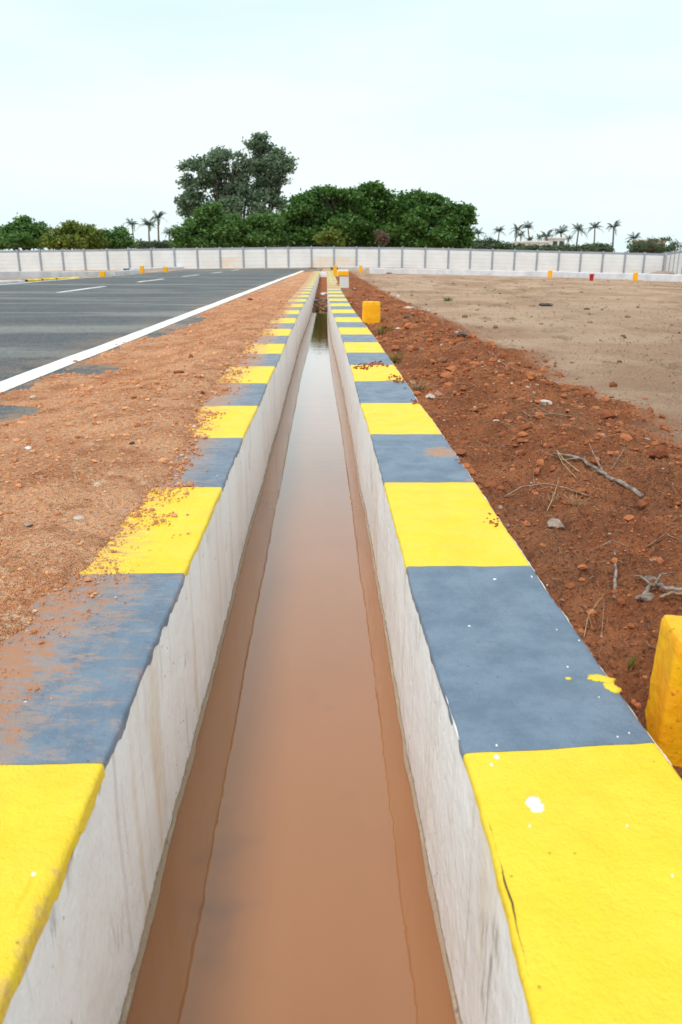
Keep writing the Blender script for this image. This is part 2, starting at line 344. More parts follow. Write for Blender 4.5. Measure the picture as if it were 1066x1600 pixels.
MAT = dict(
    sand=m_sand(), red=m_red(), field=m_field(), ground=m_ground(), asphalt=m_asphalt(), rpaint=m_roadpaint(),
    white=m_whitewash(), water=m_water(), marker=m_marker(),
    clod=m_clod('red_clods', RED_A, RED_B, (.55, .48, .42)), grain=m_clod('sand_grains', SAND_A, SAND_B, (.66, .55, .47)),
    pebble=m_clod('field_pebbles', (.36, .24, .16), (.17, .10, .06), (.6, .55, .5)),
    yellow=m_band('yellow_coping_paint', (.93, .66, .030), (.92, .61, .018), (.72, .42, .14), .50, (.86, .84, .80)),
    blue=m_band('slate_coping_paint', (.175, .235, .320), (.120, .170, .245), (.40, .265, .20), .38, (.78, .78, .78)),
    panel=m_simple('precast_panel', (.82, .82, .83), (.76, .75, .755), .8, .8, .2, .002),
    post=m_simple('grey_painted_post', (.36, .39, .45), (.30, .33, .39), 2, .7, .3, .002),
    lowwall=m_simple('chalky_wall', (.74, .75, .80), (.60, .59, .63), 1.4, .8, .2, .004),
    stain=m_simple('stained_panel', (.82, .68, .55), (.79, .77, .76), 1.5, .8, .2, .002),
    bark=m_simple('bark', (.13, .10, .08), (.07, .055, .045), 5, .9, .1, .02),
    palmbark=m_simple('palm_bark', (.24, .21, .18), (.15, .13, .11), 3, .9, .1, .02),
    twig=m_simple('dry_wood', (.36, .25, .18), (.20, .125, .085), 30, .85, .15, .002),
    root=m_simple('grey_dead_root', (.36, .30, .26), (.16, .11, .085), 26, .85, .15, .004),
    straw=m_simple('dry_grass', (.50, .37, .21), (.33, .22, .12), 30, .85, .1, .001),
    weed=m_simple('green_weed', (.16, .22, .04), (.09, .14, .03), 30, .7, .2, .001),
    rock=m_simple('grey_rock', (.42, .34, .29), (.26, .18, .14), 22, .9, .15, .006),
    pale=m_simple('pale_rubble', (.62, .54, .48), (.44, .34, .28), 22, .9, .15, .006),
    redrock=m_simple('baked_red_clod', (.32, .11, .055), (.20, .065, .035), 26, .95, .1, .010),
    darkrock=m_simple('dark_stone', (.14, .12, .11), (.08, .065, .06), 22, .9, .15, .006),
    bag=m_simple('white_plastic', (.82, .80, .80), (.66, .63, .62), 18, .4, .5, .010),
    sheet=m_simple('blue_grey_plastic', (.36, .46, .52), (.19, .25, .30), 14, .35, .5, .010),
    redp=m_simple('red_plastic', (.72, .025, .03), (.62, .02, .025), 6, .35, .5, .0, ),
    building=m_simple('far_plaster', (.78, .77, .74), (.68, .66, .62), .3, .8, .2, .004),
    beige=m_simple('far_beige_plaster', (.58, .50, .42), (.50, .42, .35), .3, .8, .2, .004),
    dark=m_simple('dark_opening', (.05, .055, .06), (.035, .04, .045), 1, .4, .4, .0),
    leaf_tall=m_leaf('hazy_grey_green_leaves', (.13, .195, .13), (.20, .285, .17), (.29, .38, .21)),  # leaf colour lightened and greyed to stand in for distance haze
    leaf_dark=m_leaf('deep_green_leaves', (.060, .130, .034), (.110, .235, .045), (.22, .36, .075)),
    leaf_lush=m_leaf('mid_green_leaves', (.080, .165, .045), (.13, .25, .06), (.21, .34, .085)),
    leaf_olive=m_leaf('yellow_green_leaves', (.12, .17, .03), (.20, .25, .04), (.32, .34, .07)),
    leaf_far=m_leaf('hazy_green_leaves', (.085, .125, .070), (.13, .18, .095), (.18, .23, .12)),  # far foliage: haze of distance is mixed into the leaf colour
    leaf_palm=m_leaf('palm_fronds', (.055, .085, .055), (.085, .12, .07), (.14, .17, .09)),
    leaf_brown=m_leaf('withered_leaves', (.16, .10, .07), (.22, .14, .10), (.28, .19, .14)),
)
# ------------------------------------------------------------------ course of the drain (inner edges of both walls)
def course(pts):
    ys, xs = [], []
    for px, py in pts:
        x, y = on_z(px, py, 0); ys.append(y); xs.append(x)
    k = np.argsort(ys); ys = np.array(ys)[k]; xs = np.array(xs)[k]
    return lambda Y: np.interp(Y, ys, xs)
_xr = course([(835, 1600), (798, 1450), (763, 1310), (727, 1178), (676, 1020), (635, 885), (600, 752), (580, 683), (564, 630), (548, 572), (534, 524), (518, 483), (512, 456), (511, 440), (511, 424), (510.5, 421)])
_xl = course([(-16, 1600), (42, 1470), (95, 1340), (160, 1195), (222, 1050), (284, 902), (348, 757), (379, 685), (404, 630), (441, 548), (455, 516), (470, 483), (483, 462), (491, 446), (497, 432), (499.5, 424), (500.5, 421)])
Y0, Y1 = -2.0, 45.0
x_low = _xr(.4)
def smooth(fn):
    ys = np.concatenate([np.linspace(Y0, 8, 900), np.linspace(8.01, Y1+1, 700)])
    v = fn(np.maximum(ys, .6)); base = v.copy()
    v = np.where(ys < .6, v+(.6-ys)*.0277, v)
    k = np.hanning(41); k /= k.sum(); p = np.pad(v, 20, mode='edge'); v = np.convolve(p, k, 'valid')
    return lambda Y: np.interp(Y, ys, v)
XR0, XL0 = smooth(_xr), smooth(_xl)
def XR(Y): Y = np.asarray(Y, float); return XR0(Y)+.004*fbm(Y, 0*Y, 2.3, 3, 11)+.0022*fbm(Y, 0*Y, 18, 3, 12)
def XL(Y): Y = np.asarray(Y, float); return XL0(Y)+.005*fbm(Y, 0*Y, 2.1, 3, 21)+.0022*fbm(Y, 0*Y, 17, 3, 22)
WW = .337
WATER_Z = -.52
def zg(X, Y):      # broad lie of the land
    X = np.asarray(X, float); Y = np.asarray(Y, float)
    k = np.interp(X, [-60, -28, -12, 0, 5.6, 10, 23.5, 60], [.5, .30, .10, 0, .05, .15, .45, .7])
    return -.10-k*sstep(30, 62, Y)+.05*sstep(48, 62, Y)*np.exp(-(X/20)**2)
def geo_rows(a, b, n, pre=(-2.0, -1.2, -.6, -.2, .1, .25)):
    return np.concatenate([np.array(pre), np.geomspace(a, b, n)])
# ------------------------------------------------------------------ ground
xs = np.unique(np.concatenate([-np.geomspace(12, 4000, 45), np.linspace(-12, 46, 60), np.geomspace(46, 4000, 40)]))
ys = np.unique(np.concatenate([-np.geomspace(2.5, 3000, 30), np.linspace(-2.5, 70, 75), np.geomspace(70, 5000, 40)]))
X, Y = np.meshgrid(xs, ys)
Z = zg(X, Y)-.012+.02*fbm(X, Y, .5, 4, 3)
dep = (X > -3.5) & (X < 42) & (Y > -2.2) & (Y < 45.5)
Z = np.where(dep, Z-1.2, Z); Z = np.where((X > -11.3) & (X < -2) & (Y < 60) & ~dep, Z-.2, Z)
g = mesh_np('ground', np.stack([X, Y, Z], -1), grid_faces(*X.shape), MAT['ground']); tag(g, kind='structure', label='dry tan ground stretching past the walls to the horizon')
# right: loose red soil along the drain and the tan field
rows = geo_rows(.42, 47, 720)
u = np.concatenate([np.linspace(0, 2.6, 300), 2.6+np.geomspace(.012, 44, 230)])
U, YY = np.meshgrid(u, rows); XX = XR(YY)+WW-.06+U
def soil_right(Xw, Yw):
    uu = Xw-(XR0(Yw)+WW)
    redness = 1-sstep(-.22, .22, uu-1.30+.30*fbm(Xw, Yw, 1.1, 4, 31)+.25*sstep(8, 25, Yw))
    base = zg(Xw, Yw)
    hump = .13*np.exp(-((uu-.62)/.42)**2)*(.75+.6*fbm(Xw, Yw, .9, 3, 33))*(1-.5*sstep(14, 35, Yw))
    edge = .045*np.exp(-np.maximum(uu, 0)/.10)*(.6+fbm(Xw, Yw, 1.7, 3, 34))
    rough = redness*(.060*fbm(Xw, Yw, 4.2, 6, 35, .62)+.075*(.4-np.abs(fbm(Xw, Yw, 2.4, 5, 44, .62)))+.030*np.abs(fbm(Xw, Yw, 15, 4, 36, .68)))+(1-redness)*(.018*fbm(Xw, Yw, 1.5, 5, 37)+.006*fbm(Xw, Yw, 15, 4, 38))
    near = np.exp(-((Xw-.66)**2+(Yw-1.22)**2)/.05)*-.10
    ridge = .03*np.exp(-((uu-1.35)/.25)**2)*fbm(Xw, Yw, 2.5, 3, 39)
    z = base+hump*redness+edge*.5+rough+near+ridge
    return np.where(uu < .03, np.minimum(z, -.018-.01*vnoise(Yw*6, Xw*0, 5)), z), redness
ZZ, RN = soil_right(XX, YY)
cover = np.exp(-((YY-22.5)/3.4)**2)*.055*(.7+fbm(XX, YY, 1.2, 3, 40))     # soil spilt over the coping far down
ZZ = np.where((YY > 17) & (YY < 29) & (XX-(XR0(YY)+WW) < .3), np.maximum(ZZ, -.03+cover*1.2-.1*np.maximum(0, 0)), ZZ)
sr = mesh_np('field', np.stack([XX, YY, ZZ], -1), grid_faces(*XX.shape), MAT['field'], tint=RN)
tag(sr, kind='structure', label='loose red soil beside the drain running into a tan field')
# left: sandy verge between drain and road, spilling over the coping
vedge = lambda Y: np.interp(Y, [0, 1.5, 1.9, 2.7, 3.5, 4.3, 6, 9, 20, 46], [.37, .31, .265, .225, .265, .335, .345, .33, .31, .28])
rows = geo_rows(.42, 47, 760)
v = np.concatenate([np.linspace(.012, 1.1, 190), np.linspace(1.106, 2.9, 130)])
Vv, YY = np.meshgrid(v, rows); XX = XL(YY)-Vv
GOUGE = [(*on_z(px, py, .03), a, b_, c_) for px, py, a, b_, c_ in [(85, 748, .13, .018, .028), (2, 925, .10, .05, .05), (2, 860, .08, .04, .03), (240, 602, .14, .03, .03), (180, 628, .09, .02, .02), (245, 658, .20, .035, .03), (60, 905, .1, .03, .012), (150, 790, .12, .03, .012), (275, 585, .08, .02, .02)]]
BARE = [(*on_z(152, 576, -.09), .17, .22), (*on_z(20, 645, -.09), .24, .22), (*on_z(300, 500, -.09), .12, .6), (*on_z(250, 520, -.09), .10, .4)]
def soil_left(Xw, Yw, vv):
    e = vedge(Yw)+.055*fbm(Xw*1.6, Yw, 3.4, 5, 51)+.03*fbm(Xw, Yw, 14, 4, 57)
    d = vv-e
    crest = .070+.04*fbm(Xw, Yw, .8, 3, 52)
    up = np.where(d > 0, crest*(1-np.exp(-d/.26))+.012*(1-np.exp(-d/.015)), np.maximum(d*.5, -.03))
    # lies back down to the road level further out
    fall = sstep(-.75, -2.0, Xw); level = -.098+.016*(fbm(Xw, Yw, 2.3, 6, 53, .6)+.32)*sstep(-2.55, -1.8, Xw)-.006*sstep(-2.1, -2.5, Xw)-.04*sstep(-2.3, -2.6, Xw)
    rough = (.045*fbm(Xw, Yw, 3.6, 6, 54, .6)+.03*(.3-np.abs(fbm(Xw, Yw, 1.9, 4, 59))))*sstep(0, .35, d)+.005*fbm(Xw, Yw, 30, 4, 55, .6)*sstep(-.02, .03, d)
    gz = 0
    for gx, gy, sx, sy, a in GOUGE: gz = gz-a*np.exp(-((Xw-gx+.10*(Yw-gy))/sx)**2-((Yw-gy-.02*fbm(Xw, Yw, 9, 3, 58))/sy)**2)
    rough = rough+gz
    for gx, gy, sx, sy in BARE: level = level-.045*np.exp(-((Xw-gx)/sx)**2-((Yw-gy)/sy)**2)*(1+.8*fbm(Xw, Yw, 5, 4, 60))
    clump = .030*np.maximum(0, fbm(Xw, Yw, 5.5, 3, 56)-.15)*sstep(.2, .5, d)
    z = (up+rough+clump)*(1-fall)+(level+rough*.15)*fall
    return z
ZZ = soil_left(XX, YY, Vv)
ZZ = np.where(Vv < .10, np.minimum(ZZ, -.02), ZZ)
slf = mesh_np('verge', np.stack([XX, YY, ZZ], -1), grid_faces(*XX.shape), MAT['sand']); tag(slf, kind='structure', label='sandy orange soil verge between road and drain')
# ------------------------------------------------------------------ road and its markings
ROADZ = -.10
xs = np.linspace(-11.75, -1.35, 90); ys = np.unique(np.concatenate([np.array([-30, -10.]), np.linspace(-2, 30, 120), np.linspace(31, 61, 40)]))
X, Y = np.meshgrid(xs, ys); Z = ROADZ+.006*fbm(X, Y, .6, 3, 61)-.0*X + (zg(X, Y)+.10)
r = mesh_np('road', np.stack([X, Y, Z], -1), grid_faces(*X.shape), MAT['asphalt']); tag(r, kind='structure', label='grey asphalt road with worn patches')
def strip(name, xa, xb, ya, yb, label, jag=.004):
    ys = np.linspace(ya, yb, max(3, int((yb-ya)/(.04 if yb < 20 else .25)))); w = np.linspace(0, 1, 5)
    Wg, Yg = np.meshgrid(w, ys); Xg = xa+(xb-xa)*Wg+np.where(Wg < .5, -1, 1)*jag*fbm(Yg, Wg*0, 9, 4, int(abs(xa)*10))
    Zg = ROADZ+.006*fbm(Xg, Yg, .6, 3, 61)+(zg(Xg, Yg)+.10)+.004
    s = mesh_np(name, np.stack([Xg, Yg, Zg], -1), grid_faces(*Xg.shape), MAT['rpaint']); tag(s, kind='structure', label=label); return s
strip('edge_line', -2.56, -2.35, -2, 26, 'thick white edge line on the drain side of the road', .006)
strip('edge_line', -2.56, -2.35, 26, 52, 'far end of the white edge line on the drain side of the road', .006)
strip('edge_line', -11.28, -11.12, 5, 46, 'thin white line along the far side of the road')
for k in range(-1, 6):
    a = 12.45+8.3*k
    if a < 2: continue
    strip('centre_dash', -7.44, -7.28, a, a+4.2, 'white centre dash on the asphalt', .004)
strip('centre_dash', -7.44, -7.28, 4.2, 8.3, 'white centre dash on the asphalt', .004)
# ------------------------------------------------------------------ drain walls
def wall_body(name, side, root):
    Xi = XR if side > 0 else XL
    ys = np.unique(np.concatenate([np.linspace(Y0, .5, 40), np.geomspace(.5, 45, 900)]))
    zs = np.array([-1.0, -.60, -.545, -.52, -.50, -.47, -.43, -.38, -.33, -.27, -.21, -.15, -.10, -.07, -.045, -.028, -.016, -.008, -.004])
    prof = [(0, z) for z in zs]+[(.006, -.0035), (.03, -.0035), (WW/2, -.0035), (WW-.02, -.0035), (WW+.004, -.004), (WW+.008, -.012), (WW+.01, -.05), (WW+.01, -.4), (WW+.01, -.8)]
    P = np.array(prof); n = len(prof)
    Pu, Yg = np.meshgrid(P[:, 0], ys); Pz = np.meshgrid(P[:, 1], ys)[0]
    inner = (Pu < .001)
    wob = .004*fbm(Yg, Pz*3, 1.7, 4, 71 if side > 0 else 72)+.0013*fbm(Yg, Pz, 26, 3, 73)
    off = np.where(inner, wob+.003, Pu)
    outer = Pu > WW
    off = off+np.where(outer, .004*fbm(Yg, Pz*0, 21, 4, 74), 0)
    Xg = Xi(Yg)+side*off
    if side < 0: Pz = np.where(Yg < 1.06, np.minimum(Pz, -.030), Pz)
    V = np.stack([Xg, Yg, Pz], -1)
    fc = grid_faces(*Xg.shape)
    if side < 0: fc = fc[:, ::-1]
    o = part('wall_body', V, fc[:, ::-1], MAT['white'], root)
    # ledge of mortar left by the formwork at the water line
    prof = np.array([(.004, -.53), (-.005, -.528), (-.0055, -.516), (-.004, -.513), (.005, -.512)])
    Pu, Yg = np.meshgrid(prof[:, 0], ys); Pz = np.meshgrid(prof[:, 1], ys)[0]
    Xg = Xi(Yg)+side*(Pu+np.where(Pu < 0, .003*fbm(Yg, Pu*0, 9, 4, 75), 0))
    part('ledge', np.stack([Xg, Yg, Pz+np.where(Pu < 0, .002*fbm(Yg, Pu*0, 12, 3, 76), 0)], -1), grid_faces(*Xg.shape), MAT['white'], root)
    return o
def bands(side, phase, per, first_yellow, root, k0, k1):
    Xi = XR if side > 0 else XL
    tilt = lambda k: (-.034 if side > 0 else 0.0) if k == 0 else random.uniform(-.008, .008)
    jit = {k: (random.uniform(-.02, .02) if k > 4 else 0, tilt(k)) for k in range(k0, k1+2)}
    for k in range(k0, k1+1):
        ya = phase+per*k; yb = ya+per
        yellow = (k % 2 == 0) == first_yellow
        ny = 70 if yb < 3.2 and yb > 0 else (36 if yb < 7 else (14 if yb < 16 else 6)); nu = 44 if yb < 3.2 and yb > 0 else (26 if yb < 7 else 12)
        inner = [(-.0015, -.0), ]
        uu = np.concatenate([np.linspace(.008, .058, 26), np.linspace(.064, WW-.012, nu)]) if (0 < yb < 3.2) else np.linspace(0.010, WW-.012, nu)
        nu = len(uu)
        u_all = np.concatenate([[-.0012, -.0015, .0008, .004], uu, [WW-.004, WW+.001, WW+.0015]])
        z_all = np.concatenate([[-.014, -.006, -.0018, -.0004], np.zeros(nu), [-.0004, -.0022, -.008]])
        T = np.linspace(0, 1, ny); Ug, Tg = np.meshgrid(u_all, T); Zp = np.meshgrid(z_all, T)[0]
        w = Ug/WW
        s0 = jit[k][0]+jit[k][1]*(.5-w); s1 = jit[k+1][0]+jit[k+1][1]*(.5-w)
        wig = lambda a: .0035*fbm(Ug, 0*Ug+a, 9, 3, 80+k)
        g_ = .0006
        Yg = (ya+s0+.006*fbm(Ug, 0*Ug, 9, 4, 80+k)+g_)*(1-Tg)+(yb+s1+.006*fbm(Ug, 0*Ug, 9, 4, 81+k)-g_)*Tg
        lip = np.where(Ug <= -.001, 1, 0)
        rag = .010*np.maximum(0, fbm(Yg, Yg*0, 30, 3, 84)+.2)*lip
        rag = rag*(1 if side > 0 else 1.6)
        if side < 0 and ya < .8: rag = rag+lip*(Zp < -.01)*(.010+.010*fbm(Yg, Yg*0, 8, 3, 86))
        zz = Zp-np.where(Zp < -.01, rag, 0)+.0016*fbm(Xi(Yg)+side*Ug, Yg, 7, 4, 83)+.0012
        # broken arris: lumps bitten out of the inner edge
        bite = np.maximum(0, fbm(Yg, Yg*0, 6, 4, 88 if side > 0 else 89)-.34)*.022*np.exp(-np.maximum(Ug, 0)/.012)
        Xg = Xi(Yg)+side*(Ug+bite*.5)
        zz = zz-bite*.30
        if side < 0 and ya < .8:
            nm = sstep(1.02, .85, Yg)
            zz = zz-nm*(.010+.008*fbm(Yg, Yg*0, 7, 4, 131))*np.exp(-np.maximum(Ug, 0)/.012)-nm*.007*np.exp(-((Ug-.030-.008*fbm(Yg, Yg*0, 5, 3, 132))/.0035)**2)*np.clip(fbm(Yg, Yg*0, 11, 3, 133)*3+.6, 0, 1)+nm*.003*fbm(Ug, Yg, 22, 4, 134)*np.exp(-np.maximum(Ug, 0)/.03)
            Xg = Xg-nm*.006*fbm(Yg, Yg*0, 10, 4, 135)*np.exp(-np.maximum(Ug, 0)/.02)
        dustn = np.zeros_like(Ug)
        if side < 0:
            dustn = .165+.21*sstep(.04, .26, Ug+.05*fbm(Xg, Yg, 6, 3, 90))+.04*sstep(3, 12, Yg)
            if yellow: dustn = dustn-.095
            if yellow and ya < .8: dustn = dustn*0+.05+.16*np.exp(-np.maximum(Ug-.004, 0)/.016)*sstep(.95, .75, Yg)
        else:
            dustn = -.04+.02*sstep(5, 14, Yg)
            spots = [(690, 707, .10, .25), (735, 750, .03, .2), (610, 595, .05, .25), (655, 630, .03, .15)]
            for px, py, rr, a in spots:
                sx, sy = on_z(px, py); dustn = dustn+a*2.0*np.exp(-(((Xg-sx)/rr)**2+((Yg-sy)/(rr*1.2))**2))
            dustn = dustn+.35*np.exp(-((Yg-22.5)/3.2)**2)
        fc = grid_faces(*Xg.shape)
        if side < 0: fc = fc[:, ::-1]
        part('yellow_band' if yellow else 'slate_band', np.stack([Xg, Yg, zz], -1), fc, MAT['yellow'] if yellow else MAT['blue'], root, tint=dustn)
wr = thing('drain_wall', 'right whitewashed drain wall with yellow and slate bands, clean top, beside the loose red soil', 'drain wall', (float(XR(1.0))+.17, 1.0, -.9))
wall_body('wall_body', 1, wr); bands(1, 1.119, .813, False, wr, -3, 53)
wl = thing('drain_wall', 'left whitewashed drain wall, banded top half buried under sandy soil on the road side', 'drain wall', (float(XL(1.0))-.17, 1.0, -.9))
wall_body('wall_body', -1, wl); bands(-1, 1.075, .803, False, wl, -3, 53)
def splat(px, py, wpx, mat, root, stretch=1.0, rz=0, seed=0):
    x, y = on_z(px, py, 0); zc = y*CP+CH*SP; r_ = wpx*.5*zc/F; g = np.random.default_rng(seed); n = 40
    th = np.linspace(0, 2*np.pi, n, endpoint=False); rr = r_*(1+.30*fbm(np.cos(th)*1.6+seed, np.sin(th)*1.6, 1, 3, seed)+.10*g.normal(size=n))
    P = np.column_stack([rr*np.cos(th), rr*np.sin(th)*stretch]); c_, s_ = math.cos(rz), math.sin(rz); P = np.column_stack([P[:, 0]*c_-P[:, 1]*s_, P[:, 0]*s_+P[:, 1]*c_])
    zb = .0012+.0016*float(fbm(np.array([x]), np.array([y]), 7, 4, 83)[0])
    V = np.vstack([np.column_stack([P+[x, y], np.full(n, zb-.003)]), np.column_stack([P*.96+[x, y], np.full(n, zb+.0012)]), np.column_stack([P*.45+[x, y], np.full(n, zb+.0018)]), np.column_stack([P*.02+[x, y], np.full(n, zb+.0018)])])
    part('paint_splash', V, np.array([[k*n+i, k*n+(i+1) % n, (k+1)*n+(i+1) % n, (k+1)*n+i] for k in range(3) for i in range(n)]), mat, root)
wpaint = m_simple('white_paint_drops', (.88, .87, .86), (.80, .79, .78), 20, .6, .3, .002)
for q in [(835, 1257, 30, .9), (776, 1184, 14, .8), (768, 1196, 7, 1), (828, 1292, 6, 1), (842, 1240, 6, 1), (1030, 1337, 6, 1), (1050, 1370, 6, 1), (980, 1292, 5, 1), (773, 906, 8, .6), (776, 1166, 5, 1), (846, 1164, 6, .6), (887, 1043, 5, .7), (887, 1165, 5, .5), (965, 1152, 5, .7), (983, 1146, 4, 1), (893, 1006, 4, 1), (905, 1002, 4, 1), (785, 889, 3, 3), (808, 893, 3, 3), (831, 902, 3, 3), (870, 985, 3, 1), (908, 1018, 3, 1), (812, 1150, 4, 1), (936, 1090, 3, 1)]:
    if q[2] < 7 and (q[0]*7+q[1]) % 3 == 0: continue
    splat(q[0], q[1], q[2]*(.62 if q[2] < 20 else .85), wpaint, wr, q[3]*1.5, 0, int(q[0]+q[1]) % 97)
splat(938, 1061, 40, MAT['yellow'], wr, .55, -.25, 4); splat(957, 1075, 22, MAT['yellow'], wr, 1.5, .35, 9); splat(888, 1061, 9, MAT['yellow'], wr, .8, 0, 6)
# open crack behind the lip of the near right coping
cy_ = np.linspace(.68, .95, 120); cxx = XR(cy_)+.0055+.0030*fbm(cy_, cy_*0, 20, 4, 121)
wd = -.0002+.0013*np.sin(np.linspace(0, np.pi, 120))**.7*np.clip(.45+1.6*fbm(cy_, cy_*0, 16, 4, 122), 0, 1.2)
V = np.stack([np.column_stack([cxx-wd, cy_, np.full(120, .0032)]), np.column_stack([cxx+wd, cy_, np.full(120, .0035)])], 1)
part('crack', V, grid_faces(120, 2), m_simple('crack_dirt', (.12, .07, .045), (.05, .03, .02), 60, .95, .1, .001), wr)
# end wall closing the drain
ex = (float(XL(44))+float(XR(44)))/2
ge = []
for z0, z1, k in ((-.9, -.02, 0),): ge.append(box_geo(float(XL(44.2))+.005, float(XR(44.2))-.005, 44.0, 44.3, z0, z1))
e = mesh_np('end_wall', *join_geo(ge), MAT['white'], loc=(ex, 44.1, -.9), smooth=False); tag(e, 'small white cross wall closing the far end of the drain', 'drain wall')
# mud bed beyond the water
rows = np.geomspace(18.5, 44, 160); w = np.linspace(0, 1, 26); Wg, Yg = np.meshgrid(w, rows)
Xg = (XL(Yg)+.001)*(1-Wg)+(XR(Yg)-.001)*Wg
Zg = np.interp(Yg, [18.5, 20.5, 22, 26, 34, 44], [-.60, -.53, -.46, -.40, -.33, -.29])+.035*fbm(Xg, Yg, 3, 4, 95)
b = mesh_np('drain_bed', np.stack([Xg, Yg, Zg], -1), grid_faces(*Xg.shape), MAT['red']); tag(b, kind='structure', label='red silt filling the dry far end of the drain')
rows = np.linspace(Y0, 23, 200); w = np.linspace(0, 1, 8); Wg, Yg = np.meshgrid(w, rows)
Xg = (XL(Yg)-.01)*(1-Wg)+(XR(Yg)+.01)*Wg
wt = mesh_np('water', np.stack([Xg, Yg, Xg*0+WATER_Z], -1), grid_faces(*Xg.shape), MAT['water']); tag(wt, kind='structure', label='still brown muddy water reflecting the sky')
fl = mesh_np('drain_floor', np.array([[-3, Y0, -.99], [3, Y0, -.99], [3, 45, -.99], [-3, 45, -.99]]), [[0, 1, 2, 3]], MAT['red']); tag(fl, kind='structure', label='drain floor under the water')
# ------------------------------------------------------------------ loose lumps (nobody could count them)
def vis_rows(n, a, b): return np.exp(rng.uniform(np.log(a), np.log(b), n))
# red clods on the right
n = 24000; Yc = vis_rows(n, .75, 32); uc = rng.beta(1.1, 1.5, n)*1.9+.012
Xc = XR0(Yc)+WW+uc; Zc, Rc = soil_right(Xc, Yc); keep = rng.random(n) < (Rc*.97+.03); Xc, Yc, Zc = Xc[keep], Yc[keep], Zc[keep]
sz = (.0016+.0017*rng.pareto(2.2, len(Xc)).clip(0, 8))*np.clip(Yc/1.9, .8, 3.0)
Vc, Fc, Tc = scatter(np.stack([Xc, Yc, Zc+sz*.25], -1), sz)
tag(mesh_np('soil_clods', Vc, Fc, MAT['clod'], smooth=False, tint=Tc), 'small red clods and crumbs strewn over the loose soil', 'soil crumbs', kind='stuff')
# pebbles and dark crumbs of the tan field
n = 3800; Yc = vis_rows(n, 2.5, 34); uc = 1.25+rng.beta(1, 1.3, n)*Yc*.9; Xc = XR0(Yc)+WW+uc; Zc, Rc = soil_right(Xc, Yc)
sz = (.0016+.0018*rng.pareto(2.4, n).clip(0, 6))*np.clip(Yc/3.0, .8, 4.0)
Vc, Fc, Tc = scatter(np.stack([Xc, Yc, Zc+sz*.2], -1), sz)
tag(mesh_np('field_pebbles', Vc, Fc, MAT['pebble'], tint=Tc), 'pebbles and dark crumbs lying on the tan field', 'pebbles', kind='stuff')
# sandy grit on the left verge
n = 42000; Yc = vis_rows(n, .95, 22); vc = .12+rng.beta(1.15, 1.2, n)*1.9; Xc = XL0(Yc)-vc; Zc = soil_left(Xc, Yc, vc)
top = np.where(vc < WW, 0.002, -1); on = Zc > top-.001; Xc, Yc, Zc = Xc[on], Yc[on], Zc[on]
sz = (.0012+.0010*rng.pareto(2.5, len(Xc)).clip(0, 8))*np.clip(Yc/1.9, .8, 2.6)
Vc, Fc, Tc = scatter(np.stack([Xc, Yc, Zc+sz*.25], -1), sz)
# grit lying on the left coping, thinning towards the drain
n = 26000; Yc = vis_rows(n, .55, 14); vc = rng.uniform(.02, .34, n); Xc = XL0(Yc)-vc
patch = fbm(Xc, Yc, 7, 4, 91)+.35*fbm(Xc, Yc, 30, 3, 92)
dens = sstep(-.16, .02, vc-vedge(Yc)+.16*patch)*sstep(.02, .25, patch+.1+.6*sstep(-.1, 0, vc-vedge(Yc)))
on = rng.random(n) < dens; Xc, Yc = Xc[on], Yc[on]; s2 = (.0011+.0011*rng.pareto(2.6, len(Xc)).clip(0, 5))*np.clip(Yc/1.5, .75, 2.5)
V2, F2, T2 = scatter(np.stack([Xc, Yc, .003+s2*.3], -1), s2)
tag(mesh_np('sand_grit', np.vstack([Vc, V2]), np.vstack([Fc, F2+len(Vc)]), MAT['grain'], smooth=False, tint=np.concatenate([Tc, T2])), 'coarse orange grit spread over the verge and the buried coping', 'grit', kind='stuff')
# crumbs dropped on the right coping
P = []
for px, py, n, sx, sy in [(572, 573, 40, 26, 4), (590, 569, 30, 12, 3), (775, 812, 26, 13, 10), (722, 716, 30, 9, 8), (745, 748, 16, 6, 6), (622, 592, 34, 10, 7), (650, 628, 14, 6, 4)]:
    for i in range(n):
        x, y = on_z(px+rng.normal()*sx*.6, py+rng.normal()*sy*.6, 0)
        if float(XR0(y))+.015 < x < float(XR0(y))+WW-.004: P.append((x, y, .002))
P = np.array(P); sz = (.003+.003*rng.random(len(P)))*np.clip(P[:, 1]/2.6, .8, 2.2); P[:, 2] += sz*.3
Vc, Fc, Tc = scatter(P, sz); tag(mesh_np('soil_crumbs', Vc, Fc, MAT['clod'], tint=Tc*.9), 'red crumbs dropped on the clean right coping', 'soil crumbs', kind='stuff')
# ------------------------------------------------------------------ single stones, sticks and roots one can point at
def ground_at(px, py, side=1):
    z = -.05
    for i in range(12):
        x, y = on_z(px, py, z)
        if side > 0: zn = float(soil_right(np.array([x]), np.array([y]))[0][0])
        else: zn = float(soil_left(np.array([x]), np.array([y]), np.array([float(XL0(y))-x]))[0])
        z = .5*z+.5*zn
    return x, y, z
def stone(name, px, py, wpx, mat, label, cat, side=1, flat=.6, seed=1):
    x, y, z = ground_at(px, py, side); zc = y*CP+(CH-z)*SP; r = wpx*.5*zc/F
    V, Fc = rock_geo((0, 0, r*flat*.45), r, flat, seed)
    o = mesh_np(name, V, Fc, MAT[mat], smooth=False); o.location = (x, y, z); return tag(o, label, cat)
stone('clod', 1027, 716, 34, 'redrock', 'big brownish clod near the right edge above the thick stick', 'clod', 1, .9, 3)
stone('clod', 1006, 790, 24, 'redrock', 'rounded clod just below the lower end of the thick stick', 'clod', 1, .7, 4)
stone('stone', 848, 633, 34, 'pale', 'pale grey pointed stone lying on the red soil past the twigs', 'stone', 1, .45, 5)
stone('stone', 779, 659, 26, 'pale', 'thin pale flat stone closest to the coping', 'stone', 1, .2, 6)
stone('clod', 958, 604, 13, 'redrock', 'dark red clod alone at the edge of the tan field', 'clod', 1, .8, 7)
